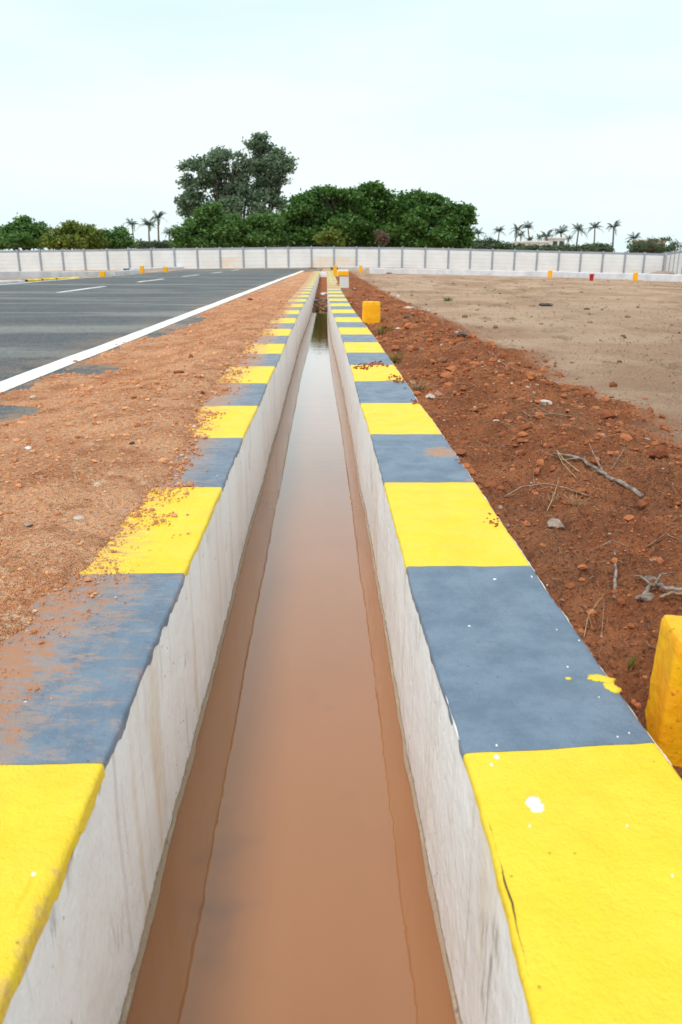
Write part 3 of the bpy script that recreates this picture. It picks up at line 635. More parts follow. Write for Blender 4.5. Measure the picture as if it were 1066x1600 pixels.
stone('clod', 722, 528, 20, 'darkrock', 'dark clod on the far crest of the red soil', 'clod', 1, .6, 8)
stone('clod', 735, 560, 17, 'redrock', 'rusty clod beside the long thin twig', 'clod', 1, .7, 9)
stone('clod', 922, 652, 28, 'redrock', 'elongated red clod in the middle of the red bank', 'clod', 1, .4, 10)
stone('clod', 860, 700, 22, 'redrock', 'crumbly clod above the forked twig', 'clod', 1, .6, 11)
stone('stone', 636, 499, 13, 'darkrock', 'small dark stone on the soil right of the second marker', 'stone', 1, .6, 12)
stone('stone', 852, 478, 20, 'darkrock', 'low dark stone lying out on the tan field', 'stone', 1, .3, 13)
stone('paper_scrap', 622, 464, 7, 'bag', 'white scrap of litter on the soil behind the second marker', 'litter', 1, .8, 14)
stone('paper_scrap', 622, 516, 8, 'bag', 'pale crumpled scrap just right of the second marker', 'litter', 1, .6, 15)
stone('stone', 640, 484, 24, 'pale', 'broken orange-white slab near the top of the red bank', 'stone', 1, .3, 16)
stone('clod', 868, 822, 30, 'rock', 'brown clod low on the bank beside the straw', 'clod', 1, .5, 17)
stone('stone', 1008, 690, 20, 'rock', 'dull stone half sunk left of the big brownish clod', 'stone', 1, .5, 31)
stone('stone', 154, 760, 17, 'pale', 'pale angular stone on the sandy verge beside the first yellow band', 'stone', -1, .5, 18)
stone('stone', 44, 822, 18, 'rock', 'grey stone at the left edge of the sandy verge', 'stone', -1, .4, 19)
stone('stone', 124, 810, 22, 'pale', 'flat pinkish stone below the pale angular one', 'stone', -1, .3, 20)
stone('stone', 44, 702, 12, 'bag', 'small bluish white stone on the verge near the road', 'stone', -1, .5, 21)
stone('stone', 206, 694, 8, 'darkrock', 'tiny black stone in the middle of the sandy verge', 'stone', -1, .8, 22)
stone('clod', 352, 596, 16, 'redrock', 'dark red clod beside the half buried coping', 'clod', -1, .5, 23)
stone('clod', 298, 559, 8, 'redrock', 'upright dark clod on the crest of the verge', 'clod', -1, 1.0, 24)
stone('clod', 278, 583, 17, 'redrock', 'low dark clod on the verge below the upright one', 'clod', -1, .4, 25)
stone('clod', 316, 615, 7, 'redrock', 'small round clod next to the buried slate band', 'clod', -1, .8, 26)
stone('stone', 391, 469, 9, 'redrock', 'reddish stone on the far part of the sandy verge', 'stone', -1, .6, 27)
stone('stone', 123, 530, 8, 'redrock', 'brown pebble on the asphalt inside the white edge line', 'stone', -1, .8, 28)
def stick(name, pts, rad, mat, label, cat, lift=.012, branches=()):
    base = ground_at(*pts[0][:2]); root = np.array(base)
    P = []
    for p in pts:
        g_ = ground_at(*p[:2]); P.append((g_[0], g_[1], g_[2]+lift+(p[2] if len(p) > 2 else 0)))
    P = np.array(P); t = np.linspace(0, len(P)-1, (len(P)-1)*5+1); Q = np.stack([np.interp(t, range(len(P)), P[:, i]) for i in range(3)], 1)
    Q += rng.normal(size=Q.shape)*rad*.22; geos = [tube_geo(Q, np.linspace(rad, rad*.55, len(Q)), 6)]
    for br in branches:
        B = []
        for p in br: g_ = ground_at(*p[:2]); B.append((g_[0], g_[1], g_[2]+lift+(p[2] if len(p) > 2 else 0)))
        B = np.array(B); t = np.linspace(0, len(B)-1, (len(B)-1)*4+1); B = np.stack([np.interp(t, range(len(B)), B[:, i]) for i in range(3)], 1)
        geos.append(tube_geo(B, np.linspace(rad*.45, rad*.15, len(B)), 6))
    V, Fc = join_geo(geos); o = mesh_np(name, V, Fc, MAT[mat], loc=tuple(root)); return tag(o, label, cat)
stick('stick', [(1004, 778), (968, 757), (940, 742), (905, 722, .01), (865, 716, .01)], .0085, 'root', 'thick greyish stick slanting across the red soil at right', 'stick', .008, [[(940, 742, .01), (925, 722, .03), (918, 712, .04)], [(905, 722, .01), (880, 722), (850, 712, .01)]])
stick('twig', [(788, 779), (815, 768, .012), (850, 764, .015), (885, 768, .008), (920, 776)], .0042, 'twig', 'curved brown twig nearest the coping below the thick stick', 'twig', .006, [[(835, 765, .01), (832, 750, .02), (838, 742, .03)]])
stick('twig', [(802, 591), (790, 575, .01), (775, 562, .01), (762, 550)], .007, 'twig', 'straight grey twig lying along the far bank', 'twig', .008)
stick('twig', [(895, 655), (860, 651, .01), (830, 652), (815, 645)], .0045, 'twig', 'thin twig below the pale grey pointed stone', 'twig', .008, [[(860, 651, .01), (845, 645, .02), (832, 640, .02)]])
stick('twig', [(905, 745), (880, 730, .02), (868, 720, .035), (878, 735, .02), (900, 752)], .0022, 'straw', 'looped straw crossing the thick stick', 'twig', .01)
stick('twig', [(855, 800), (866, 780, .02), (872, 765, .045)], .0018, 'straw', 'single pale stalk rising above the curved brown twig', 'twig', .003)
stick('twig', [(912, 998), (918, 975, .02), (938, 962, .05)], .0013, 'straw', 'forked pale stalk at the edge of the near slate band', 'twig', .004, [[(918, 975, .02), (925, 990, .01), (936, 992)]])
stick('twig', [(938, 1020), (940, 990, .02), (941, 968, .05)], .0011, 'twig', 'upright thin brown stalk left of the near marker', 'twig', .004)
for pts, rad, lb in [([(930, 862), (955, 850, .01), (985, 858)], .002, 'thin bent twig right of the bank hollow above the root tip'), ([(742, 690), (765, 702, .01), (792, 700)], .002, 'short thin twig close to the second slate band from the camera'),
                     ([(690, 612), (712, 602, .01), (735, 606), (748, 598)], .003, 'crooked twig near the dry yellowish tuft'), ([(1010, 855), (1040, 842, .01), (1066, 850)], .0025, 'thin twig at the right edge above the grey roots'),
                     ([(700, 545), (728, 538, .01), (745, 541)], .005, 'short grey twig on the far part of the red bank'), ([(955, 735), (975, 712, .02), (1002, 705)], .0018, 'fine stalk arching right of the thick stick'), ([(640, 520), (662, 528, .01), (690, 524)], .006, 'long low twig behind the second marker')]:
    stick('twig', pts, rad, 'twig', lb, 'twig', .006)
stick('twig', [(960, 935), (962, 905, .01), (961, 865, .01)], .006, 'root', 'pale root tip poking from the bank above the near marker', 'root', -.001)
stick('root', [(1004, 940), (1015, 925, .01), (1040, 935, .015), (1075, 938, .01)], .0075, 'root', 'knobbly grey root end at the right edge, upper of the pair', 'root', .012, [[(1015, 925, .01), (1000, 912, .01), (985, 905)], [(1020, 928, .01), (1030, 915, .02), (1050, 912, .02)]])
stick('root', [(1030, 942), (1050, 943, .012), (1080, 948, .01)], .0045, 'twig', 'smooth brown root at the right edge, lower of the pair', 'root', .018)
stone('root_lump', 1008, 938, 32, 'root', 'lumpy grey root stump where the two roots meet', 'root', 1, .6, 41)
stone('root_lump', 1018, 908, 26, 'root', 'hollow dark root knot just above the grey stump', 'root', 1, .5, 42)
# fine dry straw bits over the bank: uncountable
geos = []
for i in range(620):
    y = math.exp(rng.uniform(math.log(1.0), math.log(12))); uu = .03+rng.beta(1.2, 1.6)*1.5; x = float(XR0(y))+WW+uu
    a = rng.uniform(0, 6.28); L = rng.uniform(.008, .05)*min(2.0, max(.8, y/2.2)); r_ = .0005*min(3.5, max(1, y/1.6))
    z = float(soil_right(np.array([x]), np.array([y]))[0][0])+.003
    p0 = np.array([x, y, z]); d = np.array([math.cos(a), math.sin(a), 0])*L; mid = p0+d*.5+np.array([0, 0, L*rng.uniform(.02, .25)])
    geos.append(tube_geo([p0, mid, p0+d], r_, 4))
V, Fc = join_geo(geos); tag(mesh_np('straw_bits', V, Fc, MAT['straw']), 'bits of dry straw mixed into the red soil', 'straw', kind='stuff')
def tuft(px, py, n, h, mat, label, cat='grass tuft', spread=.03):
    x, y, z = ground_at(px, py); gs = []
    for i in range(n):
        a = rng.uniform(0, 6.28); r0 = rng.uniform(0, spread); p = np.array([r0*math.cos(a), r0*math.sin(a), -.004]); L = h*rng.uniform(.5, 1.1)
        lean = rng.uniform(.15, .8); q = [p, p+[math.cos(a)*L*lean*.35, math.sin(a)*L*lean*.35, L*.6], p+[math.cos(a)*L*lean, math.sin(a)*L*lean, L*.85]]
        gs.append(tube_geo(q, np.array([.0011, .0009, .0003])*max(1, y/2.5), 4))
    V, Fc = join_geo(gs); o = mesh_np('grass_tuft', V, Fc, MAT[mat]); o.location = (x, y, z); return tag(o, label, cat)
tuft(983, 1045, 9, .045, 'weed', 'tiny green weed sprouting left of the near yellow marker', 'weed', .008)
tuft(655, 612, 42, .10, 'straw', 'dry yellowish tuft beside the coping past the crumbs', 'grass tuft', .07)
tuft(617, 566, 26, .10, 'weed', 'green tuft beside the coping under the clod row', 'grass tuft', .06)
tuft(598, 522, 26, .12, 'weed', 'green tuft at the foot of the second yellow marker', 'grass tuft', .12)
tuft(584, 505, 22, .12, 'straw', 'dry tuft left behind the second marker by the wall', 'grass tuft', .12)
tuft(900, 792, 26, .05, 'straw', 'matted dry straw below the thick stick', 'grass tuft', .03)
tuft(866, 786, 18, .05, 'straw', 'scraggly straw around the curved twig', 'grass tuft', .06)
tuft(700, 470, 30, .10, 'weed', 'patch of low green weed on the near tan field', 'weed', .10)
tuft(805, 632, 16, .05, 'straw', 'wisp of straw left of the pale pointed stone', 'grass tuft', .04)
# scattered low grass on the tan field: uncountable
gs = []
for i in range(5200):
    y = math.exp(rng.uniform(math.log(4.0), math.log(34))); x = float(XR0(y))+WW+1.3+rng.random()*y*.85
    if float(fbm(np.array([x*.5]), np.array([y*.3]), 1, 3, 97)[0]) < .12: continue
    z = float(soil_right(np.array([x]), np.array([y]))[0][0]); a = rng.uniform(0, 6.28); L = rng.uniform(.010, .028)*(1 if y < 8 else 1.5)
    gs.append(tube_geo([[x, y, z], [x+math.cos(a)*L*.4, y+math.sin(a)*L*.4, z+L*.6], [x+math.cos(a)*L, y+math.sin(a)*L, z+L*.7]], np.array([.0012, .0010, .0004])*max(1, y/4.5), 4))
V, Fc = join_geo(gs); tag(mesh_np('field_grass', V, Fc, MAT['weed']), 'sparse short grass blades over the tan field', 'grass', kind='stuff')
# ------------------------------------------------------------------ painted marker stones
def lump_box(w, d, h, seed, bev=.18, amp=.0022, n=14):
    geos = []; V = []; Fs = []
    g = np.linspace(-1, 1, n); A, B = np.meshgrid(g, g); c = 0
    for ax in range(3):
        for s in (1, -1):
            P = np.empty((n, n, 3)); P[..., ax] = s; P[..., (ax+1) % 3] = A*s; P[..., (ax+2) % 3] = B
            V.append(P.reshape(-1, 3)); Fs.append(grid_faces(n, n)+c); c += n*n
    V = np.vstack(V); Fs = np.vstack(Fs)
    hs = np.array([w/2, d/2, h/2]); b = bev*min(w, d)/2
    P = V*hs; inner = np.clip(P, -(hs-b), hs-b); dd = P-inner; L = np.linalg.norm(dd, axis=1)[:, None]; P = np.where(L > 1e-6, inner+dd/np.maximum(L, 1e-6)*np.minimum(L, b), P)
    nn = fbm(P[:, 0]*20+seed+P[:, 2]*13, P[:, 1]*20+P[:, 2]*17, 1, 4, 100+seed)
    P = P*(1+amp/min(w, d)*2*nn[:, None])
    P[:, 2] += h/2; P[:, 0] *= 1-.03*(P[:, 2]/h-.5); return P, Fs
def marker(px0, px1, pyt, pyb, label, zc=None, z0=None, depth=.14, rz=0, name='marker_stone', mat='marker', cat='marker stone', group='yellow painted plot marker stones', sink=.03, h=None):
    pc = (px0+px1)/2
    if zc is None:
        z = -.10
        for i in range(8):
            x, y = on_z(pc, pyb, z); z = float(zg(x, y))
        zc = y*CP+(CH-z)*SP
    x, y, z = at_depth(pc, pyb, zc); w = (px1-px0)*zc/F
    xt, yt, zt = at_depth(pc, pyt, zc); hh = (zt-z)/CP*1.0 if h is None else h
    P, Fs = lump_box(w, depth, hh+sink, int(px0) % 50)
    o = mesh_np(name, P, Fs, MAT[mat]); o.location = (x, y+depth/2, z-sink); o.rotation_euler = (0, 0, rz); return tag(o, label, cat, group)
P, Fs = lump_box(.235, .125, .40, 5, .22, .0012, 30)
o = mesh_np('marker_stone', P, Fs, MAT['marker']); o.location = (.738, 1.315, -.275); o.rotation_euler = (0, R(1), R(-8)); tag(o, 'big orange-yellow marker stone cut by the right edge, closest to the camera', 'marker stone', 'yellow painted plot marker stones')
marker(567, 594, 473, 513, 'orange-yellow marker stone standing in the soil beside the coping, second nearest', depth=.16, rz=.05)
marker(520.5, 527, 416, 433, 'slim yellow marker stone at the far end of the right coping', zc=33)
marker(561, 566.2, 415.5, 426, 'yellow marker stone beyond the white blocks at the far end', zc=44)
marker(857, 863, 423, 433, 'yellow marker stone left of the red bucket in front of the low wall', zc=34.5)
marker(990.5, 996.5, 426.5, 438, 'yellow marker stone right of the red bucket in front of the low wall', zc=28.3)
marker(156, 164, 424, 432, 'leftmost yellow marker stone across the road', zc=35)
marker(219, 225, 416, 426.5, 'tall narrow yellow marker stone across the road, middle of three', zc=42)
marker(255, 262, 417.5, 424.5, 'low yellow marker stone across the road, rightmost of three', zc=45)
# white block with yellow cap
t = thing('block', 'white concrete block with yellow painted cap beside the far coping', 'concrete block', (0, 0, 0))
x, y, z = at_depth(538, 455, 20.8); t.location = (x, y, z)
P, Fs = lump_box(.25, .20, .40, 12, .12, .003); o = mesh_np('body', P, Fs, MAT['building']); o.parent = t
P, Fs = lump_box(.30, .24, .13, 13, .15, .003); P[:, 2] += .395; o = mesh_np('cap', P, Fs, MAT['marker']); o.parent = t; o.location = (-.03, 0, 0)
marker(527, 545, 422, 431, 'plain whitish block behind the yellow-capped one', zc=29, mat='building', name='block', cat='concrete block', group=None, depth=.3)
# red bucket
x, y, z = at_depth(924, 439, 29.2); pr = [(.062, 0), (.066, .01), (.085, .235), (.092, .236), (.092, .255), (.082, .255), (.078, .23), (.058, .02), (.001, .018)]
th = np.linspace(0, 2*np.pi, 25)[:-1]; V = np.array([[r_*math.cos(a), r_*math.sin(a), h_] for r_, h_ in pr for a in th]); Fb = []
for i in range(len(pr)-1):
    for j in range(24): Fb.append([i*24+j, i*24+(j+1) % 24, (i+1)*24+(j+1) % 24, (i+1)*24+j])
t = thing('bucket', 'small red plastic bucket standing on the field before the low wall', 'bucket', (x, y, z)); o = mesh_np('body', V, Fb, MAT['redp']); o.parent = t
hp = [[.088*math.cos(a), -.012-.03*math.sin(a), .25-.06*math.sin(a)] for a in np.linspace(0, math.pi, 12)]; V, Fb = tube_geo(hp, .003, 6); o = mesh_np('handle', V, Fb, MAT['bag']); o.parent = t
# ------------------------------------------------------------------ rubbish dam in the drain
def drum(px, py, z, r, flat, mat, label, name, cat, seed, jag=.25):
    x, y = on_z(px, py, z); V, Fc = rock_geo((0, 0, 0), r, flat, seed, jag); o = mesh_np(name, V, Fc, MAT[mat], smooth=False); o.location = (x, y, z); tag(o, label, cat)
drum(506, 460, -.36, .12, .75, 'bag', 'crumpled white plastic bag on the rubbish dam in the drain', 'plastic_bag', 'plastic bag', 51, .4)
drum(491, 470, -.42, .13, .35, 'sheet', 'crumpled blue-grey plastic sheet on the rubbish dam', 'plastic_sheet', 'plastic sheet', 52, .4)
drum(486, 477, -.44, .07, .8, 'pale', 'pinkish lump at the left wall end of the rubbish dam', 'rubble', 'rubble', 53)
drum(503, 472, -.45, .11, .5, 'darkrock', 'dark wet lump in the middle of the rubbish dam', 'rubble', 'rubble', 54, .4)
drum(509, 478, -.48, .07, .5, 'rock', 'grey lump against the right wall in the rubbish dam', 'rubble', 'rubble', 55)
drum(497, 479, -.50, .07, .35, 'darkrock', 'low dark lump at the water edge of the rubbish dam', 'rubble', 'rubble', 56)
n = 160; yy = rng.uniform(19.6, 24, n); tt = rng.uniform(.05, .95, n); P = np.stack([XL(yy)*(1-tt)+XR(yy)*tt, yy, np.interp(yy, [19.6, 21, 24], [-.53, -.44, -.41])], -1)
Vc, Fc, Tc = scatter(P, rng.uniform(.012, .05, n)); tag(mesh_np('drain_rubble', Vc, Fc, MAT['pebble'], tint=Tc), 'muddy rubble damming the drain', 'rubble', kind='stuff')
# ------------------------------------------------------------------ boundary wall
WD = 63.0
def wall_y(): return WD*CP
TOPZ = lambda px: at_depth(px, np.interp(px, [-250, 0, 300, 490, 640, 730, 980, 1040], [397, 391, 387, 385, 386, 388, 394, 395.5]), WD)[2]
post_px = [-317+34.6*i for i in range(9)]
post_px = [p for p in np.arange(-211, 31, 34.6)]+[31, 65, 100, 134, 169.5, 203, 238, 274, 309.5, 345, 381, 416, 451, 487, 522, 557, 592, 628, 664, 700, 734, 768.5, 803, 838, 872, 906, 940.5, 975, 1005, 1036]
bw = thing('boundary_wall', 'long pale precast boundary wall with grey posts closing the far side of the plot', 'boundary wall', (0, at_depth(533, 417, WD)[1], -.1))
def bay(root, p0, p1, t0, t1, hgt=1.72, np_=5, stain=False):
    p0 = np.array(p0); p1 = np.array(p1); d = (p1-p0)/np.linalg.norm(p1-p0)
    a = p0+d*.07; b_ = p1-d*.07; capz = .20
    ph = (hgt-capz)/np_
    for k in range(np_):
        z0 = -hgt+k*ph; V, Fc = oriented_box(a, b_, .05, z0+.012, z0+ph-.006, t0, t1)
        part('panel', V, Fc, MAT['stain'] if stain and k < 3 else MAT['panel'], root, smooth=False)
    V, Fc = oriented_box(a, b_, .062, -capz, -.035, t0, t1); part('top_rail', V, Fc, MAT['post'], root, smooth=False)
    V, Fc = oriented_box(a, b_, .03, -hgt+.01, -capz-.005, t0, t1); part('backing', V, Fc, MAT['lowwall'], root, smooth=False)
def post(root, p, t, hgt=1.75, w=.13):
    V, Fc = box_geo(p[0]-w/2, p[0]+w/2, p[1]-.09, p[1]+.07, t-hgt-.3, t+.03); part('post', V, Fc, MAT['post'], root, smooth=False)
yw = bw.location[1]
pp = [((px-533)*WD/F, yw) for px in post_px]; tz = [TOPZ(px) for px in post_px]
for i, p in enumerate(pp):
    post(bw, p, tz[i])
    if i+1 < len(pp): bay(bw, p, pp[i+1], tz[i], tz[i+1], stain=post_px[i] in (345, 487, 522))
sw = thing('boundary_wall', 'short return of the boundary wall coming forward at the far right corner', 'boundary wall', (26.4, yw-.5, -.5))
A = np.array([26.55, yw-.25]); Bq = np.array([24.95, yw-7.2])
d = (Bq-A)/np.linalg.norm(Bq-A); prev = None
for i in range(8):
    p = A+d*1.83*i; t_z = TOPZ(1036)+.05+.042*i
    V, Fc = oriented_box(p-d*.06, p+d*.06, .14, t_z-2.1, t_z+.03); part('post', V, Fc, MAT['post'], sw, smooth=False)
    if prev is not None: bay(sw, prev[0], p, prev[1], t_z, 1.9)
    prev = (p, t_z)
# ------------------------------------------------------------------ low whitewashed drain walls by the far plots
def poly_wall(name, pts, label, cat, mat='lowwall', thick=.25, nseg=18, top_px=None, z_drop=.0):
    # pts: (px, top py, base py); depth from where the base meets the ground
    Q = []
    for px, pt, pb in pts:
        z = -.1
        for i in range(10): x, y = on_z(px, pb, z); z = .5*z+.5*float(zg(x, y))
        zc = y*CP+(CH-z)*SP; Q.append((x, y, z, z+(pb-pt)*zc*.9487/F/ .9))
    Q = np.array(Q); s = np.linspace(0, len(Q)-1, nseg*(len(Q)-1)+1); Q = np.stack([np.interp(s, range(len(Q)), Q[:, i]) for i in range(4)], 1)
    Tn = np.gradient(Q[:, :2], axis=0); Tn /= np.linalg.norm(Tn, axis=1)[:, None]; N = np.stack([-Tn[:, 1], Tn[:, 0]], 1)
    N = np.where((N[:, 1] < 0)[:, None], -N, N)
    top = Q[:, 3]+.012*fbm(s, s*0, 3, 3, 111)
    ring = [np.column_stack([Q[:, :2], Q[:, 2]-.3]), np.column_stack([Q[:, :2], top-.02]), np.column_stack([Q[:, :2]+N*.02, top]), np.column_stack([Q[:, :2]+N*(thick-.02), top]), np.column_stack([Q[:, :2]+N*thick, top-.02]), np.column_stack([Q[:, :2]+N*thick, Q[:, 2]-.3])]
    V = np.stack(ring, 1); loc = tuple(Q[len(Q)//2, :3]); o = mesh_np(name, V, grid_faces(len(Q), 6), MAT[mat], smooth=False, loc=loc); return tag(o, label, cat)
poly_wall('low_wall', [(577, 419.8, 427.6), (640, 420.5, 428), (700, 421.8, 429), (860, 425, 433), (1066, 430.5, 440.5), (1300, 437, 452)], 'long low whitewashed wall along the far side of the tan field', 'low wall')
poly_wall('low_wall', [(-220, 428, 441), (0, 425, 435), (100, 425, 432), (170, 424, 429), (215, 421.5, 426)], 'low lavender white wall beyond the road at left', 'low wall')
poly_wall('kerb', [(203, 420, 423.5), (245, 418.6, 421.5), (290, 416.8, 419.5)], 'short white kerb at the left mouth of the cross road', 'kerb', thick=.5)
poly_wall('kerb', [(528, 417.8, 421.5), (560, 417, 420.5), (572, 417, 420.5)], 'short white kerb just behind the slim far marker', 'kerb', thick=.6)
poly_wall('kerb', [(-160, 445, 450), (0, 440, 444), (40, 438, 441)], 'white painted kerb across the road at the left edge', 'kerb', thick=.25)
for a, b_, c_ in [((44, 437.2, 439.8), (66, 435.9, 438.4), 'yellow'), ((68, 435.7, 438.2), (88, 434.6, 437), 'yellow'), ((90, 434.6, 436.8), (124, 432.8, 434.8), 'yellow')]:
    o = poly_wall('kerb', [a, b_], 'kerb', 'kerb', mat='yellow', thick=.25)
    o['label'] = {44: 'yellow kerb length across the road, nearest of three', 68: 'middle yellow kerb length across the road', 90: 'farthest and longest yellow kerb length across the road'}[a[0]]
# heaps of soil by the far walls
for px, py, w_, mat, lab in [(912, 0, 0, '', ''),]: pass
def heap(px, py, wpx, mat, label, seed, flat=.35):
    z = -.1
    for i in range(10): x, y = on_z(px, py, z); z = .5*z+.5*float(zg(x, y))
    zc = y*CP+(CH-z)*SP; r = wpx*.5*zc/F; V, Fc = rock_geo((0, 0, 0), r, flat, seed); o = mesh_np('soil_heap', V, Fc, MAT[mat]); o.location = (x, y, z); tag(o, label, 'soil heap')
heap(608, 428, 12, 'redrock', 'small red soil heap against the low wall near the far markers', 61)
heap(14, 433, 14, 'redrock', 'small reddish heap at the far left beyond the road', 62)
heap(46, 432, 16, 'rock', 'greyish brown heap beside the reddish one at far left', 63)
heap(488, 420, 14, 'redrock', 'soil heap at the mouth of the verge before the boundary wall', 64, .3)
heap(1045, 428, 60, 'rock', 'long rubble heap at the right corner of the boundary wall', 65, .16)
# ------------------------------------------------------------------ trees
def leaves(blobs, n, size, aspect=.55, clump=9):
    # blobs: world centre + radii (x,y,z); returns leaf quads gathered in clumps through each blob
    B = np.array(blobs); vol = np.prod(B[:, 3:6], axis=1)**.62; k = rng.choice(len(B), n//clump, p=vol/vol.sum())
    d = rng.normal(size=(len(k), 3)); d /= np.linalg.norm(d, axis=1)[:, None]; rr = rng.random(len(k))**.42
    Cc = B[k, :3]+d*B[k, 3:6]*rr[:, None]*(1+.22*rng.normal(size=(len(k), 1)))
    tb = np.clip(.45+.22*rng.normal(size=len(k)), 0, 1)
    P = np.repeat(Cc, clump, 0)+rng.normal(size=(len(k)*clump, 3))*size*1.15*np.array([1.2, 1.2, .7])
    T = np.clip(np.repeat(tb, clump)+.15*rng.normal(size=len(P)), 0, 1)
    m = len(P); a = rng.normal(size=(m, 3)); a[:, 2] *= .6; a /= np.linalg.norm(a, axis=1)[:, None]
    b_ = np.cross(a, rng.normal(size=(m, 3))); b_ /= np.linalg.norm(b_, axis=1)[:, None]
    s = size*rng.uniform(.5, 1.2, m)[:, None]
    V = np.stack([P-a*s, P+b_*s*aspect, P+a*s, P-b_*s*aspect], 1).reshape(-1, 3)
    return V, np.arange(m*4).reshape(m, 4), np.repeat(T, 4)
def tree(name, zc, px, blobs_px, n, size, mat, label, cat='tree', skirt=None, trunks=(), dz=.7, group=None, limbs=True, tr=.25, depth_scale=1.0):
    x, y, z = at_depth(px, 418, zc); z = min(z, -.1); root = thing(name, label, cat, (x, y, z), group)
    if skirt:
        blobs_px = list(blobs_px)+[(q, 379, 9, 7) for q in np.arange(skirt[0], skirt[1], 12)]
    if size > .24: size *= .80; n = int(n*1.45)
    bl = []
    for b_ in blobs_px:
        bx, by, r_ = b_[:3]; ry = b_[3] if len(b_) > 3 else r_*.85
        w = at_depth(bx, by, zc); R_ = r_*zc/F
        bl.append((w[0], y+rng.uniform(-1, 1)*dz*R_*depth_scale, w[2], R_, R_*.9*depth_scale, ry*zc/F))
    sub = []
    for q in bl:
        sub.append((*q[:3], q[3]*.70, q[4]*.70, q[5]*.70))
        for j in range(9):
            d = rng.normal(size=3); d /= np.linalg.norm(d); f = rng.uniform(.55, 1.28); k = rng.uniform(.12, .42)*(1 if f < 1.1 else .6)
            sub.append((q[0]+d[0]*q[3]*f, q[1]+d[1]*q[4]*f, q[2]+d[2]*q[5]*f, q[3]*k*1.2, q[4]*k, q[5]*k*.8))
    V, Fc, T = leaves(sub, n, size); part('crown', V, Fc, MAT[mat], root, smooth=False, tint=T)
    gs = []
    tl = trunks or [(px, tr)]
    for tpx, r0 in tl:
        bx = (tpx-533)*zc/F; b0 = np.array([bx, y, z-.2])
        fork = b0+np.array([rng.uniform(-.3, .3), 0, (np.mean([q[2] for q in bl])-z)*.40+.2])
        gs.append(tube_geo([b0, b0*.6+fork*.4+[.05, 0, 0], fork], [r0*1.25, r0, r0*.8], 8))
        near = sorted(bl[:len(bl) if not skirt else max(4, len(bl)-int((skirt[1]-skirt[0])/12))], key=lambda q: abs(q[0]-bx))[:max(3, len(bl)//len(tl))]
        for q in near:
            e_ = np.array(q[:3]); mid = fork*.5+e_*.5+np.array([rng.uniform(-.2, .2)*q[3], 0, -.15*abs(e_[0]-fork[0])])
            gs.append(tube_geo([fork, mid, e_, e_+np.array([rng.uniform(-.4, .4), 0, .6])*q[3]], [r0*.6, r0*.35, r0*.2, r0*.06], 6))
            for w_ in range(3):
                dd = rng.normal(size=3); dd[2] = abs(dd[2])*.5; dd /= np.linalg.norm(dd)
                gs.append(tube_geo([mid, mid*.4+(e_+dd*q[3]*.8)*.6+[0, 0, -.1], e_+dd*q[3]*.9], [r0*.22, r0*.12, r0*.04], 4))
    V, Fc = join_geo(gs); part('trunk', V, Fc, MAT['bark'], root)
    return root
# the tall double-headed tree
tree('tall_tree', 92, 372, [(318, 268, 15, 10), (302, 290, 14, 14), (345, 256, 15, 12), (336, 282, 24, 18), (312, 312, 20, 16), (298, 330, 12, 12), (352, 305, 26, 20), (362, 250, 8, 6), (374, 262, 7, 6), (380, 290, 20, 18), (388, 276, 13, 12), (392, 258, 7, 5), (379, 249, 8, 5), (350, 247, 13, 8), (322, 258, 13, 9), (297, 266, 7, 5), (395, 312, 22, 18), (370, 325, 26, 16), (330, 330, 22, 12), (300, 316, 13, 9), (408, 330, 16, 12)],
     13000, .28, 'leaf_tall', 'tall grey-green tree, left and broader of the two high crowns', trunks=[(352, .34), (384, .3)], depth_scale=1.0)
tree('tall_tree', 95, 418, [(418, 238, 18, 12), (402, 236, 11, 8), (440, 246, 14, 12), (425, 258, 20, 13), (448, 268, 12, 7), (405, 262, 12, 12), (438, 284, 13, 11), (418, 284, 15, 12), (452, 256, 9, 6), (424, 308, 16, 12), (440, 322, 12, 6), (410, 300, 12, 12), (414, 224, 8, 5)],
     7600, .27, 'leaf_tall', 'tallest airy tree with a lacy crown standing against the sky', trunks=[(418, .28)], depth_scale=.9)
# wide dark canopies right of it
tree('spreading_tree', 78, 520, [(470, 330, 26, 18), (505, 312, 22, 14), (455, 350, 22, 18), (495, 345, 30, 24), (530, 325, 24, 18), (540, 355, 30, 22), (510, 370, 30, 14), (470, 368, 26, 14), (514, 303, 12, 6), (486, 318, 14, 9), (545, 308, 15, 9), (526, 306, 9, 6), (470, 316, 10, 6)], 22000, .27, 'leaf_dark', 'dark spreading tree at the left half of the wide canopy', skirt=(445,545), trunks=[(500, .3), (545, .25)])
tree('spreading_tree', 80, 600, [(575, 306, 20, 13), (560, 322, 22, 16), (596, 314, 16, 14), (600, 335, 28, 20), (565, 350, 28, 22), (620, 355, 28, 22), (590, 370, 34, 14), (573, 298, 9, 7), (592, 300, 9, 6), (622, 320, 16, 9), (583, 295, 6, 5), (545, 330, 18, 16), (636, 335, 16, 14)], 20000, .27, 'leaf_dark', 'dark spreading tree with the highest tip of the wide canopy', skirt=(545,640), trunks=[(585, .3)])
tree('spreading_tree', 78, 670, [(640, 322, 22, 15), (668, 322, 20, 12), (690, 335, 16, 12), (650, 345, 28, 20), (690, 355, 24, 18), (715, 345, 17, 16), (718, 365, 16, 18), (680, 372, 30, 12), (645, 370, 26, 14), (722, 332, 9, 7), (655, 312, 14, 7), (676, 314, 12, 5), (706, 330, 10, 7), (735-8, 342, 7, 9)], 22000, .27, 'leaf_dark', 'dark spreading tree at the right end of the wide canopy', skirt=(640,728), trunks=[(665, .3), (700, .2)])
tree('shrub', 70, 602, [(597, 370, 8, 7), (599, 376, 6, 7)], 500, .15, 'leaf_brown', 'small withered brown shrub in front of the dark canopy', 'shrub', tr=.06)
